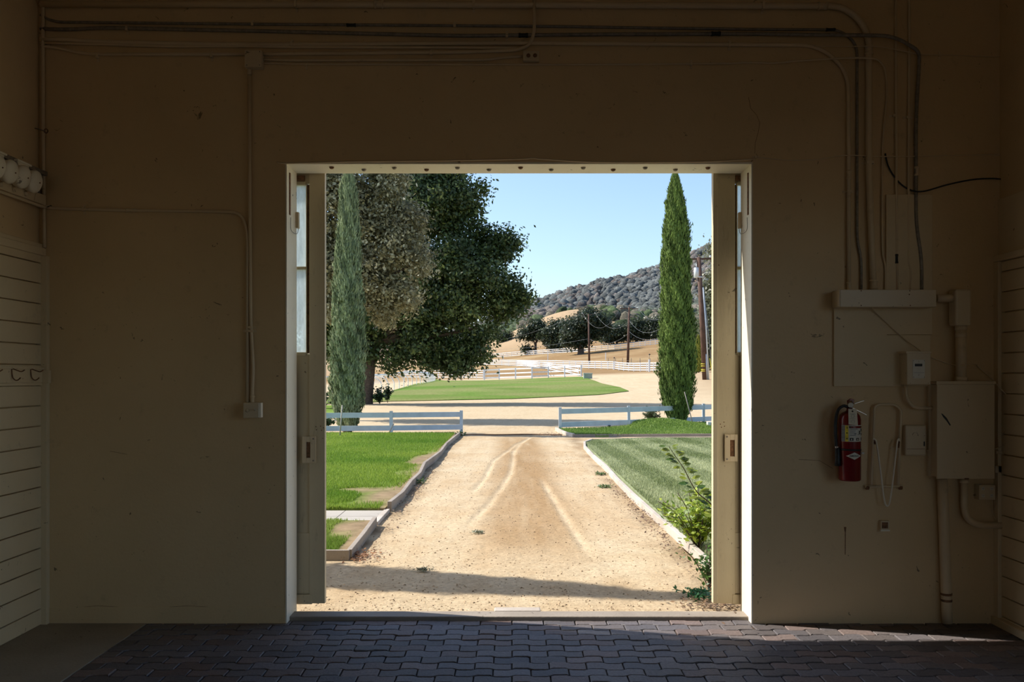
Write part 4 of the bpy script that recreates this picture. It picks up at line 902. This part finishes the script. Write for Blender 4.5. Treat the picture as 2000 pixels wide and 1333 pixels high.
# racetrack running rail with curved supports
def running_rail(label, pts, h, n, r=.05, over=.55):
    W3 = [at(*p) for p in pts]; path = spline(W3, 10); L = [0]
    for a, c_ in zip(path[:-1], path[1:]): L.append(L[-1] + (c_ - a).length)
    root = thing('running_rail', label, 'rail', W3[0])
    top = []
    def pos(d):
        i = min(range(len(L) - 1), key=lambda k: abs((L[k] + L[k+1]) / 2 - d)); t = (d - L[i]) / max(1e-6, L[i+1] - L[i]); t = max(0, min(1, t))
        p = path[i].lerp(path[i+1], t); dr_ = (path[i+1] - path[i]); nx = Vector((-dr_.y, dr_.x, 0)).normalized(); return Vector((p.x, p.y, hz(p.x, p.y))), nx
    for k in range(n):
        p, nx = pos(L[-1] * k / (n - 1)); up = Vector((0, 0, 1))
        c_ = [p - up * .1, p + up * h * .55, p + up * h * .85 + nx * over * .35, p + up * h + nx * over]
        MB().tube(spline(c_, 5), r * .7, 7).build('support', M['steelwhite'], root); top.append(p + up * (h + .02) + nx * over)
    MB().tube(spline(top, 3), r, 8).build('rail', M['steelwhite'], root)
    return root
running_rail('white curved-post racetrack rail bordering the far lawn at left', [(700, 775), (725, 772), (760, 765), (800, 755), (830, 749), (850, 744)], 1.25, 26, .05, .9)
running_rail('second racetrack rail seen beyond the nearer one at left', [(690, 754), (722, 752), (752, 748), (790, 744)], 1.2, 14, .05, -.8)
running_rail('white rail visible between left door and left cypress', [(560, 770), (645, 767), (700, 764)], 1.2, 8, .06, .6)

# ------------------------------------------------------------------ utility poles and wires
def upole(label, px, py, top_px, top_py, r, arm=None, tr=False, ins=0):
    p = at(px, py); Y = p.y; tp = P(top_px, top_py, Y); t = thing('utility_pole', label, 'utility pole', p)
    MB().tube([p - Vector((0, 0, .3)), p.lerp(tp, .5), tp], [r, r * .9, r * .72], 12).build('pole', M['polewood'], t)
    if arm:
        a, b_ = P(arm[0], arm[1], Y), P(arm[2], arm[3], Y); MB().bar(a, b_, .12, .14).build('crossarm', M['polewood'], t)
        for f in (.04, .96):
            m_ = a.lerp(b_, f); MB().lathe([(.03, 0), (.09, .05), (.09, .14), (.04, .22)], m_ + Vector((0, 0, .07)), seg=10).build('insulator', M['transformer'], t)
        for f in (.25, .75): MB().bar(a.lerp(b_, f), P(top_px, top_py + 10, Y), .03, .04).build('brace', M['galv'], t)
    return t, p, tp
t, p, tp1 = upole('thin wooden utility pole in front of the big oak', 1151, 712, 1149.5, 614, .22)
for s in (-1, 1):
    e = tp1 + Vector((s * 1.35, 0, .12)); 
    MB().bar(tp1 + Vector((0, 0, -.25)), e, .05, .05).build('bracket', M['galv'], t); MB().lathe([(.05, 0), (.12, .06), (.05, .2)], e, seg=8).build('insulator', M['transformer'], t)
t, p, tp2 = upole('wooden utility pole with a crossarm, in the middle of the pasture', 1226, 714, 1229, 600, .26, (1211, 603, 1247, 603.5))
t, p, tp3 = upole('leaning utility pole with grey transformer beside the right door', 1378, 742, 1364.5, 503, .27, (1342, 506.5, 1389, 505.5))
Y = p.y; c_ = P(1360.5, 543, Y); MB().lathe([(.20, 0), (.24, .03), (.24, .85), (.20, .90), (.06, .93)], c_, seg=18).build('transformer', M['transformer'], t)
MB().tube([c_ + Vector((0, 0, .9)), c_ + Vector((0, 0, 1.2))], .04, 8).build('bushing', M['transformer'], t); MB().bar(c_ + Vector((.2, 0, .5)), P(1366, 533, Y), .06, .10).build('bracket', M['galv'], t)
for y_ in (712, 716, 723, 726): 
    a = P(1376 - (742 - y_) * .055, y_, Y); MB().lathe([(.262, 0), (.262, .05)], a, seg=14).build('band', M['yellow'], t)
MB().lathe([(.23, 0), (.23, .1)], P(1366.6, 543, Y), seg=14).build('band', M['transformer'], t)
for (pts, r_, lab, mm) in (([(1384, 742), (1379, 640), (1373, 562)], .07, 'long grey conduit pipe leaning along the transformer pole', 'transformer'), ([(1380.5, 742), (1379, 692)], .06, 'short grey riser pipe at the foot of the transformer pole', 'transformer'), ([(1391, 730), (1384, 655), (1374, 560)], .03, 'thin guy wire slanting down from the transformer pole', 'wire'), ([(1391, 728), (1386, 700)], .045, 'yellow guard on the guy wire near the ground', 'yellow')):
    tag(MB().tube([P(a, b_, Y - .2) for a, b_ in pts], r_, 8).build('guy_wire' if mm in ('wire', 'yellow') else 'riser_pipe', M[mm]), lab, 'cable' if mm == 'wire' else 'pipe')
def wire(label, a, b_, sag, r_=.016, n=14):
    pts = [a.lerp(b_, i / n) - Vector((0, 0, sag * 4 * (i / n) * (1 - i / n))) for i in range(n + 1)]
    tag(MB().tube(pts, r_, 5).build('overhead_wire', M['wire']), label, 'wire', 'overhead wires between the utility poles')
A2 = [P(1212, 601, tp2.y), P(1246, 601, tp2.y)]; A3 = [P(1343, 505, tp3.y), P(1388, 504, tp3.y)]; A1 = [tp1 + Vector((-1.35, 0, .3)), tp1 + Vector((1.35, 0, .3))]
wire('overhead wire from right end of the middle crossarm up to the transformer pole', A2[1], A3[0], 1.2)
wire('second overhead wire from the middle crossarm, sagging behind the cypress', A2[1], A3[1], 3.8)
wire('overhead wire from the front-oak pole right bracket to the middle pole', A1[1], P(1229, 626, tp2.y), 2.4)
wire('overhead wire from the front-oak pole left bracket to the middle crossarm', A1[0], A2[0], 3.6)
wire('lower overhead wire between the two farther utility poles', P(1150.5, 662, tp1.y), P(1228, 651, tp2.y), 1.5)
wire('sagging wire from middle pole towards the right cypress', P(1229, 626, tp2.y), P(1366, 560, tp3.y), 3.2)
wire('lowest sagging wire from middle pole towards the right cypress', P(1229, 648, tp2.y), P(1368, 610, tp3.y), 2.0)
wire('overhead wire leaving the front-oak pole to the left', A1[0], P(900, 668, tp1.y + 60), 2.0); wire('lower overhead wire leaving the front-oak pole to the left', P(1150, 662, tp1.y), P(900, 682, tp1.y + 60), 1.0)

# ------------------------------------------------------------------ foliage
def leaf_quads(C, N, size, rng, aspect=.55, tri=False):
    """rhombic leaves centred at C with normals near N"""
    n = len(C); a = rng.normal(size=(n, 3)); a -= N * (a * N).sum(1, keepdims=True); a /= np.linalg.norm(a, axis=1, keepdims=True) + 1e-9
    b_ = np.cross(N, a); s = size[:, None]
    V = np.stack([C - a*s, C + b_*s*aspect, C + a*s, C - b_*s*aspect], 1).reshape(-1, 3)
    return V, np.arange(n * 4).reshape(-1, 4)
def unit(rng, n):
    v = rng.normal(size=(n, 3)); return v / np.linalg.norm(v, axis=1, keepdims=True)
def crown(blobs, n, clump, per, rng, squash=.72, flat=.8, bough=1.0):
    """blobs: (centre, radius, weight); boughs on the blobs, leaf clumps on the boughs; returns leaf centres, outward normals, clump id"""
    w = np.array([b_[1]**2.2 * b_[2] for b_ in blobs]); w /= w.sum(); nc = n // per; R_ = np.array([b_[1] for b_ in blobs]); Cb = np.array([b_[0] for b_ in blobs])
    nb = max(12, nc // 16); kb = rng.choice(len(blobs), nb, p=w); ub = unit(rng, nb)
    br = np.minimum(bough * (.6 + .7 * rng.random(nb)), R_[kb] * .75); bc = Cb[kb] + ub * (np.maximum(R_[kb] - br * .7, 0) * rng.random(nb)**.22)[:, None] * np.array([1, squash, 1])
    k = rng.integers(0, nb, nc); u = unit(rng, nc); u[:, 2] = u[:, 2] * .8 + .12; cc = bc[k] + u * (br[k] * rng.random(nc)**.4)[:, None]
    U = ub[k] * .55 + u * .85; i = np.repeat(np.arange(nc), per)
    d = rng.normal(size=(len(i), 3)) * clump * np.array([1, 1, flat]) * (.6 + .8 * rng.random(nc))[i][:, None]
    return cc[i] + d * .5, U[i], i
def tree(name, label, cat, base, blobs, n, leaf, cols, seed, trunk_r=.35, clump=.55, per=26, lean=(0, 0), mat='leaf', group=None, forks=6, tz=None, squash=.72, bough=1.0):
    rng = np.random.default_rng(seed); C, U, i = crown(blobs, n, clump, per, rng, squash, bough=bough)
    t = thing(name, label, cat, base, group)
    N = unit(rng, len(C)) * .9 + U * .9 + np.array([0, 0, .3]); N /= np.linalg.norm(N, axis=1, keepdims=True)
    V, Fc = leaf_quads(C, N, leaf * (.6 + .8 * rng.random(len(C))), rng)
    t1, t2 = rng.random(len(C)), rng.random(i.max() + 1)[i]; q_ = np.clip(t1 * .5 + t2 * .6 - .05, 0, 1)[:, None]
    ca, cb, cc = [np.array(x) for x in cols]; c_ = np.where(q_ < .6, ca + (cb - ca) * q_ / .6, cb + (cc - cb) * (q_ - .6) / .4) * (.75 + .5 * rng.random(len(C)))[:, None]
    off = np.array(base); np_mesh('foliage', V - off, Fc, M[mat], t, np.repeat(c_, 4, 0))
    b_ = Vector(base); top = Vector(blobs[0][0]); b = MB(); tz = tz if tz else (top.z - b_.z) * .45
    mid = Vector((b_.x + lean[0], b_.y + lean[1], b_.z + tz))
    b.tube(spline([b_ - Vector((0, 0, .2)), b_ + Vector((0, 0, .15)), b_.lerp(mid, .5), mid], 5), [trunk_r * x for x in np.interp(np.linspace(0, 1, 16), [0, .12, .4, 1], [1.55, 1.15, .92, .8])], 12)
    b.build('trunk', M['bark'], t)
    for k in range(min(forks, len(blobs))):
        e = Vector(blobs[k][0]); m_ = mid.lerp(e, .5) + Vector((rng.normal() * .3, rng.normal() * .3, -.2))
        MB().tube(spline([mid - Vector((0, 0, .15)), m_, e], 5), list(np.linspace(trunk_r * .55, trunk_r * .10, 11)), 8).build('branch', M['bark'], t)
    return t
def B(px, py, r, Y, w=1.0): p = P(px, py, Y); return ((p.x, p.y, p.z), r / F * Y, w)

# dark oak in the middle of the left group
base = at(714, 790); Y = base.y
tree('oak_tree', 'large dark green oak spreading over the racetrack rail', 'tree', base, [B(800, 400, 120, Y), B(850, 520, 115, Y), B(770, 560, 110, Y), B(905, 560, 90, Y - 1), B(820, 640, 85, Y), B(700, 620, 90, Y),
    B(985, 590, 42, Y, 1.2), B(935, 640, 62, Y, 1.1), B(968, 505, 46, Y, 1.0), B(985, 545, 34, Y, .9), B(880, 400, 62, Y), B(915, 405, 34, Y, .8), B(905, 455, 52, Y), B(860, 345, 50, Y), B(890, 300, 34, Y), B(905, 690, 40, Y, 1), B(850, 690, 42, Y), B(780, 690, 50, Y), B(720, 690, 40, Y), B(960, 670, 30, Y, 1), B(640, 560, 110, Y), B(640, 670, 65, Y), B(780, 280, 90, Y), B(940, 375, 16, Y, 1), B(1000, 480, 14, Y, .9), B(1022, 582, 14, Y, 1.5), B(1008, 600, 26, Y, 1.2), B(1000, 560, 26, Y, 1.2), B(975, 478, 30, Y, 1.2), B(945, 470, 34, Y, 1.1), B(950, 690, 30, Y, 1.3), B(900, 710, 28, Y, 1.2), B(925, 380, 24, Y, 1), B(880, 712, 22, Y, 1)],
     165000, .100, ((.030, .050, .016), (.070, .11, .030), (.24, .30, .095)), 71, .42, .60, 40, lean=(.3, 0), tz=3.6, forks=9, bough=1.15)
# grey-brown leafy tree in front of it
base = Vector((-9.9, 31.2, 0)); Y = 31.2
tree('olive_leaved_tree', 'tall grey-brown leafy tree behind the left cypress', 'tree', base, [B(640, 420, 110, Y), B(720, 400, 85, Y), B(760, 480, 78, Y), B(740, 560, 72, Y), B(690, 520, 90, Y), B(795, 440, 45, Y, 1.2), B(800, 520, 44, Y, 1.2), B(790, 580, 48, Y, 1.1), B(760, 620, 28, Y), B(760, 350, 48, Y), B(640, 300, 90, Y), B(640, 520, 80, Y), B(610, 600, 70, Y), B(740, 300, 60, Y), B(520, 420, 120, Y), B(500, 280, 110, Y), B(700, 610, 35, Y), B(560, 180, 120, Y)],
     130000, .066, ((.10, .092, .042), (.31, .29, .15), (.70, .66, .44)), 72, .38, .40, 32, tz=3.5, forks=8, bough=.85, squash=1.0)

def cypress(label, px, base_py, top_py, prof, seed, cols, n=42000, lean=0, base=None, H=None, R=None, ltop=0):
    base = base if base is not None else at(px, base_py); rng = np.random.default_rng(seed); Y = base.y
    H = H or (base_py - top_py) / F * Y
    t = thing('cypress', label, 'tree', base, None)
    hs = [p[0] for p in prof]; rs = np.array([p[1] for p in prof]) * (R or (1 / F * Y))
    h = np.sqrt(rng.random(n)) if False else rng.random(n); R_h = np.interp(h, hs, rs)
    keep = rng.random(n) < (R_h / R_h.max())**.8; h = h[keep]; R_h = R_h[keep]; n = len(h)
    a = rng.random(n) * 6.283; lob = 1 + .13 * np.sin(a * 5 + h * 7 + seed) * np.sin(h * 23 + a * 2) + .07 * np.sin(h * 61 + a * 9) + .30 * (vnoise(a * 2.2, h * 16, .35, seed) - .5) + .22 * (vnoise(a * 2.2, h * 16, .13, seed + 1) - .5)
    stray = (rng.random(n) < .02) * rng.random(n) * .22
    rr_ = R_h * (lob * (.74 + .26 * rng.random(n)) + stray)
    C = np.stack([np.cos(a) * rr_ + ltop * h, np.sin(a) * rr_, h * H + .08], -1)
    # upright sprays
    D = np.stack([np.cos(a) * .28, np.sin(a) * .28, np.ones(n)], -1) + rng.normal(size=(n, 3)) * .20; D /= np.linalg.norm(D, axis=1, keepdims=True)
    S = np.cross(D, np.stack([np.cos(a), np.sin(a), np.zeros(n)], -1) + rng.normal(size=(n, 3)) * .5); S /= np.linalg.norm(S, axis=1, keepdims=True)
    L = (.04 + .07 * rng.random(n))[:, None]; w_ = (.010 + .013 * rng.random(n))[:, None]
    V = np.stack([C - D*L*.6, C + S*w_, C + D*L, C - S*w_], 1).reshape(-1, 3)
    ca, cb = np.array(cols[0]), np.array(cols[1]); q_ = np.clip(rng.random(n) * .55 + .55 * vnoise(a * 3, h * 30, 1.0, seed), 0, 1)[:, None]
    c_ = (ca * (1 - q_) + cb * q_) * (.75 + .5 * rng.random(n))[:, None]
    np_mesh('foliage', V, np.arange(n * 4).reshape(-1, 4), M['leafdull'], t, np.repeat(c_, 4, 0))
    # dense inner mass of needles, coloured darker for shade between the sprays
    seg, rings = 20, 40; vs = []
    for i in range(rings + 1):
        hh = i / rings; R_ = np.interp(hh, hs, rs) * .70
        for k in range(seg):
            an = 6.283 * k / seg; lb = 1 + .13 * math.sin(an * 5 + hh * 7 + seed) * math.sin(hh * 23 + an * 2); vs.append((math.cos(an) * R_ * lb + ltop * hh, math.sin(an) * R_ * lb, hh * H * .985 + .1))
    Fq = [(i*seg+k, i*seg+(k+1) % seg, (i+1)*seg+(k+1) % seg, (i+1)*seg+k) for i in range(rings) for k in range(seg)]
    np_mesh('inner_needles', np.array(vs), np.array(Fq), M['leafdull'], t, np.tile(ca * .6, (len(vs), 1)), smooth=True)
    MB().tube([base - Vector((0, 0, .1)), base + Vector((0, 0, .6))], .13, 10).build('trunk', M['bark'], t)
    return t
# half widths in photo pixels at relative heights
cypress('tall narrow cypress left of the drive, paler green', 679, 846, 341, [(0, 14), (.03, 20), (.10, 29), (.22, 32.5), (.35, 31), (.5, 28), (.65, 24), (.8, 20), (.92, 16), (.97, 11), (1, 3)], 81, ((.10, .135, .060), (.38, .44, .25)), 66000, ltop=.02)
cypress('tall cypress right of the drive, darker green', 1324, 831, 338, [(0, 14), (.03, 20), (.08, 29), (.20, 34.5), (.35, 33), (.5, 29), (.65, 27), (.78, 23), (.88, 18), (.94, 11), (.98, 5), (1, 1)], 82, ((.050, .085, .022), (.21, .30, .07)), 66000, ltop=-.09)
cypress('slim cypress standing outside left of the doorway', 0, 0, 0, [(0, .5), (.05, .75), (.2, .9), (.5, .78), (.8, .42), (.95, .17), (1, .04)], 83, ((.055, .115, .03), (.13, .25, .06)), 24000, base=Vector((-5.0, 7.62, 0)), H=6.6, R=.50)
cypress('narrow yellow-green conifer behind the transformer pole', 1364, 728, 656, [(0, 6), (.1, 8), (.5, 8), (.8, 5.5), (1, 1)], 84, ((.14, .17, .03), (.34, .33, .06)), 9000)
# supporting stakes and guy of the cypresses
tag(MB().tube([at(663.5, 857), P(668.5, 792, at(663.5, 857).y)], .018, 6).build('stake', M['stake']), 'thin stake in the lawn in front of the left cypress', 'stake')
pk = at(1354, 836); tag(MB().tube([pk, P(1352, 824, pk.y), P(1337, 766, pk.y - .2)], .016, 6).build('stake', M['galv']), 'thin leaning rod at the foot of the right cypress', 'stake')
pk = at(761, 848) - Vector((0, .25, 0)); tag(MB().tube([pk, P(769, 828, pk.y)], .018, 6).build('stake', M['stake']), 'short leaning stick by the left fence post', 'stake')

# tree mass behind the right door, pale bush, distant oaks
Y = 92.0; base = Vector((.262 * Y, Y, hz(.262 * Y, Y)))
tree('eucalyptus', 'grey-green tree behind the transformer pole, cut by the right door', 'tree', base, [B(1425, 600, 50, Y), B(1420, 660, 55, Y), B(1430, 540, 45, Y), B(1405, 500, 22, Y), B(1402, 560, 22, Y), B(1400, 640, 30, Y), B(1395, 690, 28, Y), B(1440, 480, 45, Y)], 42000, .17, ((.05, .06, .03), (.13, .145, .08), (.27, .28, .19)), 73, .3, 1.1, 26, mat='leaf')
p = at(1352, 724); tree('bush', 'pale grey-green bush between right cypress and pole', 'bush', p, [B(1350, 668, 26, p.y), B(1340, 690, 24, p.y), B(1362, 650, 22, p.y), B(1352, 705, 24, p.y), B(1372, 690, 24, p.y)], 16000, .22, ((.07, .085, .045), (.17, .185, .10), (.33, .33, .24)), 74, .2, 1.2, 20)
def far_oak(label, bx, by, blobs, seed, n=9000, col=((.022, .036, .018), (.042, .062, .030), (.08, .105, .05)), tr=.5, leaf=.34):
    p = at(bx, by); sh = 'shrub' in label; return tree('shrub' if sh else 'oak_tree', label, 'shrub' if sh else 'tree', p, [B(a, b_, r_, p.y) for a, b_, r_ in blobs], n, leaf, col, seed, tr, 1.6, 18, mat='leaf', forks=4, group=None if sh else 'oaks in the pasture', squash=.9, bough=2.2)
far_oak('big round oak with a thick trunk behind the thin utility pole', 1134.5, 692, [(1140, 640, 34), (1165, 630, 24), (1120, 650, 26), (1172, 650, 18), (1148, 620, 18), (1135, 665, 16), (1112, 665, 18), (1180, 640, 10)], 91, 22000, tr=.95)
far_oak('middle oak joined to the left side of the big round oak', 1079, 690, [(1085, 650, 22), (1100, 640, 20), (1072, 660, 17), (1095, 665, 22), (1080, 672, 12)], 92, 12000, tr=.4)
far_oak('smaller oak with a bare pale trunk at the left of the pasture', 1046, 692, [(1048, 645, 17), (1060, 652, 15), (1030, 650, 14), (1040, 660, 12), (1020, 658, 7), (1050, 635, 10), (1030, 682, 5)], 93, 8000, tr=.45)
far_oak('dark shrub with a shadow on the dry slope', 985, 667, [(983, 660, 9), (975, 662, 9), (992, 655, 7)], 94, 3000, tr=.2)
far_oak('oak on the slope just right of the middle utility pole', 1244, 668, [(1245, 640, 18), (1230, 648, 15), (1262, 645, 15), (1250, 655, 12)], 95, 8000, tr=.4)
far_oak('oak behind the middle utility pole', 1205, 672, [(1205, 650, 18), (1190, 658, 14), (1218, 655, 14)], 96, 7000, tr=.35)
far_oak('oak partly hidden by the right cypress', 1282, 664, [(1280, 640, 17), (1290, 632, 16), (1272, 650, 12)], 97, 7000, tr=.35)
far_oak('pale leafless-looking shrub seen below the dark oak canopy', 905, 702, [(900, 690, 12), (912, 682, 10), (890, 680, 12), (895, 665, 8)], 98, 3500, col=((.10, .10, .09), (.2, .2, .19), (.34, .33, .32)), tr=.2, leaf=.2)

# chaparral covering the hill: rounded bushes, far too many to count
def chaparral():
    rng = np.random.default_rng(17); n = 16000
    u = rng.random(n) * .40 - .11; y = 262 + (930 - 262) * rng.random(n)**.75; x = u * y
    px = 1000 + u * F; dens = np.where(y < 335, smooth(x - 26, -2, 8) * smooth(y, 262, 285), smooth(y - (372 - .45 * np.clip(x, -40, 60) - 18 * smooth(x, 30, 60)), -5, 25))
    k = rng.random(n) < dens * (.55 + .45 * (vnoise(x, y, 40, 9) > .35)); x, y = x[k], y[k]; n = len(x)
    r_ = (1.2 + 2.4 * rng.random(n)**1.6) * (.8 + y / 1500); z = height(x, y)
    bm = bmesh.new(); bmesh.ops.create_icosphere(bm, subdivisions=2, radius=1); bv = np.array([v.co[:] for v in bm.verts]); bf = np.array([[v.index for v in f.verts] for f in bm.faces]); bm.free()
    m_ = len(bv); V = bv[None] * (1 + rng.normal(size=(n, m_, 1)) * .13) * np.stack([r_ * (.85 + .3 * rng.random(n)), r_, r_ * (.8 + .5 * rng.random(n))], -1)[:, None]
    V = V + np.stack([x, y, z + r_ * .25], -1)[:, None]; Fc = (bf[None] + m_ * np.arange(n)[:, None, None]).reshape(-1, 3)
    far = smooth(y, 330, 760); near = np.array([.060, .082, .040]); dist = np.array([.108, .116, .114]); br = np.array([.145, .115, .10])  # bluish distance haze is mixed into the colour of farther bushes
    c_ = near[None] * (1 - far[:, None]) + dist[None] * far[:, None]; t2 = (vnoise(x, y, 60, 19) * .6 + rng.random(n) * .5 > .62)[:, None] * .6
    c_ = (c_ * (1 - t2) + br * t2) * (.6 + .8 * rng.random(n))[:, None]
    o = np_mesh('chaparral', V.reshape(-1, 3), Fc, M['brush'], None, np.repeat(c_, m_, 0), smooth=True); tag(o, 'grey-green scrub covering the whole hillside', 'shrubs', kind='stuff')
chaparral()

# ------------------------------------------------------------------ small plants near the door and on the edges
def leafy_plant(name, label, base, n, spread, hgt, leaf, cols, seed, low=False):
    rng = np.random.default_rng(seed); t = thing(name, label, 'plant', base); b = MB(); C = []
    for k in range(max(4, n // 26)):
        a = rng.random() * 6.28; e = Vector((math.cos(a) * spread * rng.random(), math.sin(a) * spread * rng.random() * .8, hgt * (.35 + .65 * rng.random())))
        mid = e * .5 + Vector((0, 0, hgt * .15)); pts = spline([Vector((0, 0, 0)), mid, e], 5); b.tube([base + p_ for p_ in pts], .0035, 5)
        for j in range(26):
            f = .25 + .75 * rng.random(); i_ = min(int(f * (len(pts) - 1)), len(pts) - 2); p_ = pts[i_]; C.append((p_.x + rng.normal() * .035, p_.y + rng.normal() * .035, max(.01, p_.z + rng.normal() * min(.03, hgt * .25))))
    C = np.array(C); N = unit(rng, len(C)) * .8 + np.array([0, -.2, 1]); N /= np.linalg.norm(N, axis=1, keepdims=True)
    V, Fc = leaf_quads(C, N, leaf * (.6 + .7 * rng.random(len(C))), rng, .5); q_ = rng.random(len(C))[:, None]; ca, cb = np.array(cols[0]), np.array(cols[1])
    np_mesh('leaves', V, Fc, M['leaf'], t, np.repeat(ca + (cb - ca) * q_, 4, 0)); b.build('stems', M['straw'] if low else M['bark'], t); return t
RG = ((.14, .25, .025), (.50, .60, .08)); DG = ((.04, .10, .02), (.12, .22, .05))
leafy_plant('rose_bush', 'bright yellow-green rose bush beside the right door', Vector((1.70, 7.7, 0)), 900, .42, .62, .030, RG, 101)
leafy_plant('low_shrub', 'small dark-leaved shrub on the dirt below the rose bush', Vector((1.48, 6.35, 0)), 260, .24, .32, .024, DG, 102)
o = leafy_plant('ground_cover', 'flat tuft of green weeds at the foot of the right door', Vector((1.36, 6.08, 0)), 320, .22, .05, .018, ((.03, .12, .04), (.08, .24, .09)), 103, True)
# the long rose shoot
t = thing('rose_shoot', 'long arching rose shoot in front of the striped lawn', 'plant', Vector((1.78, 7.0, .3))); Y = 7.0
st = spline([Vector((1.76, Y, .30)), P(1392, 990, Y), P(1360, 960, Y), P(1335, 915, Y), P(1320, 893, Y), P(1306, 872, Y)], 8); MB().tube(st, list(np.linspace(.006, .0018, len(st))), 7).build('stem', M['bark'], t)
rng = np.random.default_rng(8)
for i in range(5, len(st), 1):
    for s in (-1, 1):
        p_ = st[i]; d = Vector((s * (.7 + .5 * rng.random()), -.2 + .5 * rng.random(), .1 + .7 * rng.random() - .3)).normalized(); L = .078 * (1.05 - .35 * i / len(st)) * (.7 + .6 * rng.random()); up = Vector((rng.normal() * .4, -.5, 1)).normalized()
        sd = d.cross(up).normalized() * L * .33; c0 = p_ + d * .02; o = MB().add([c0, c0 + d*L*.35 + sd, c0 + d*L*.75 + sd*.7, c0 + d*L, c0 + d*L*.75 - sd*.7, c0 + d*L*.35 - sd, c0 + d*L*.5 - up*.004], [(0,1,6), (1,2,6), (2,3,6), (3,4,6), (4,5,6), (5,0,6)])
        if rng.random() < .82:
            me_o = o.build('leaf', None, t); cc = np.array(DG[0]) + (np.array(RG[1]) * .7 - np.array(DG[0])) * rng.random()
            at_ = me_o.data.color_attributes.new('tint', 'FLOAT_COLOR', 'POINT'); at_.data.foreach_set('color', np.tile(np.append(cc, 1), 7).astype(np.float32)); me_o.data.materials.append(M['leaf'])
for (x, y, sp, hh, nn, lab, sd) in ((-1.36, 12.6, .16, .07, 80, 'green weed at the kink of the left edging board', 111), (1.45, 13.7, .13, .05, 70, 'small weed tuft by the right edging, farther one', 112), (1.36, 12.1, .16, .05, 90, 'small weed tuft by the right edging, nearer one', 113), (-1.35, 22.6, .25, .15, 120, 'leafy weeds at the end post of the left fence', 114), (-.72, 6.95, .07, .02, 40, 'tiny grey weed in the dirt near the threshold shadow', 115), (-.35, 8.6, .06, .02, 36, 'tiny weed in the middle of the drive', 116)):
    leafy_plant('weed', lab, Vector((x, y, 0)), nn, sp, hh, .006 + .0010 * y, DG if sd < 115 else ((.16, .17, .10), (.30, .30, .19)), sd, True)
p = at(1290, 831); leafy_plant('low_shrub', 'round yellowish shrub left of the right cypress behind the fence', p + Vector((-.25, .4, 0)), 900, .42, .62, .045, ((.14, .17, .05), (.50, .50, .24)), 121)
p = at(742, 790); leafy_plant('low_shrub', 'dark leafy shrub right of the big oak trunk', p, 700, .9, 1.0, .08, ((.02, .045, .02), (.06, .10, .04)), 122); p = at(757, 788); leafy_plant('low_shrub', 'taller dark sapling beside the shrub by the big oak trunk', p, 420, .45, 1.25, .08, ((.02, .045, .02), (.06, .10, .04)), 123)
p = at(636, 800); leafy_plant('low_shrub', 'dark shrub between left door and left cypress', p + Vector((-.2, 0, 0)), 500, 1.0, .9, .08, ((.02, .045, .02), (.06, .10, .04)), 124)
p = at(640, 835); leafy_plant('low_shrub', 'dark green shrub behind the fence by the left cypress', p, 420, .6, .42, .05, ((.02, .06, .02), (.07, .14, .05)), 125)
# dry leaf litter at the corner of the left bed and by the right door
def litter(label, c_, sx, sy, n, seed, col):
    rng = np.random.default_rng(seed); C = np.stack([c_[0] + rng.normal(size=n) * sx, c_[1] + rng.normal(size=n) * sy, np.full(n, c_[2] + .012) + rng.random(n) * .02], -1)
    N = unit(rng, n) * .6 + np.array([0, 0, 1]); N /= np.linalg.norm(N, axis=1, keepdims=True); V, Fc = leaf_quads(C, N, .010 + .014 * rng.random(n), rng, .45)
    o = np_mesh('leaf_litter', V, Fc, M['leaf'], None, np.repeat(np.array(col)[None] * (.4 + .9 * rng.random(n))[:, None], 4, 0)); tag(o, label, 'dry leaves', kind='stuff')
litter('heap of russet dry leaves at the corner of the nearest edging', (-1.34, 7.45, 0), .10, .12, 260, 131, (.42, .22, .11)); litter('dry leaf litter on the dirt by the right door', (1.40, 5.88, 0), .12, .10, 240, 132, (.30, .20, .12))
litter('brown litter along the right edging board', (1.48, 9.6, 0), .06, 1.8, 420, 133, (.22, .14, .09)); litter('brown litter along the left edging board', (-1.33, 11.6, 0), .07, 1.9, 420, 134, (.24, .16, .10)); litter('dry litter in front of the right fence end post', (1.2, 22.9, 0), .25, .5, 300, 135, (.28, .19, .13))
# utility boxes
p = at(1148, 740); t = thing('utility_box', 'small grey-green utility box at the corner of the far lawn', 'utility box', p); MB().box((p.x - .42, p.y - .3, p.z - .05), (p.x + .42, p.y + .3, p.z + .50)).build('body', plain('utility_green', (.26, .32, .28), .6, 0, 5, .1, 0), t, .03); MB().box((p.x - .46, p.y - .34, p.z + .46), (p.x + .46, p.y + .34, p.z + .56)).build('lid', plain('utility_lid', (.36, .42, .38), .6, 0, 5, .1, 0), t, .02)
p = at(1390, 838); t = thing('ground_box', 'small white box on the grass by the right door edge', 'utility box', p); MB().box((p.x - .14, p.y - .1, p.z), (p.x + .25, p.y + .1, p.z + .21)).build('body', M['white'], t, .01); MB().box((p.x - .04, p.y - .104, p.z + .03), (p.x - .015, p.y - .098, p.z + .17)).build('slot', M['black'], t)
p = at(1190, 838); t = thing('sprinkler', 'small dark sprinkler head in front of the right fence', 'sprinkler', p); MB().lathe([(.02, 0), (.02, .05), (.045, .07), (.045, .10)], p, seg=12).build('head', M['black'], t)
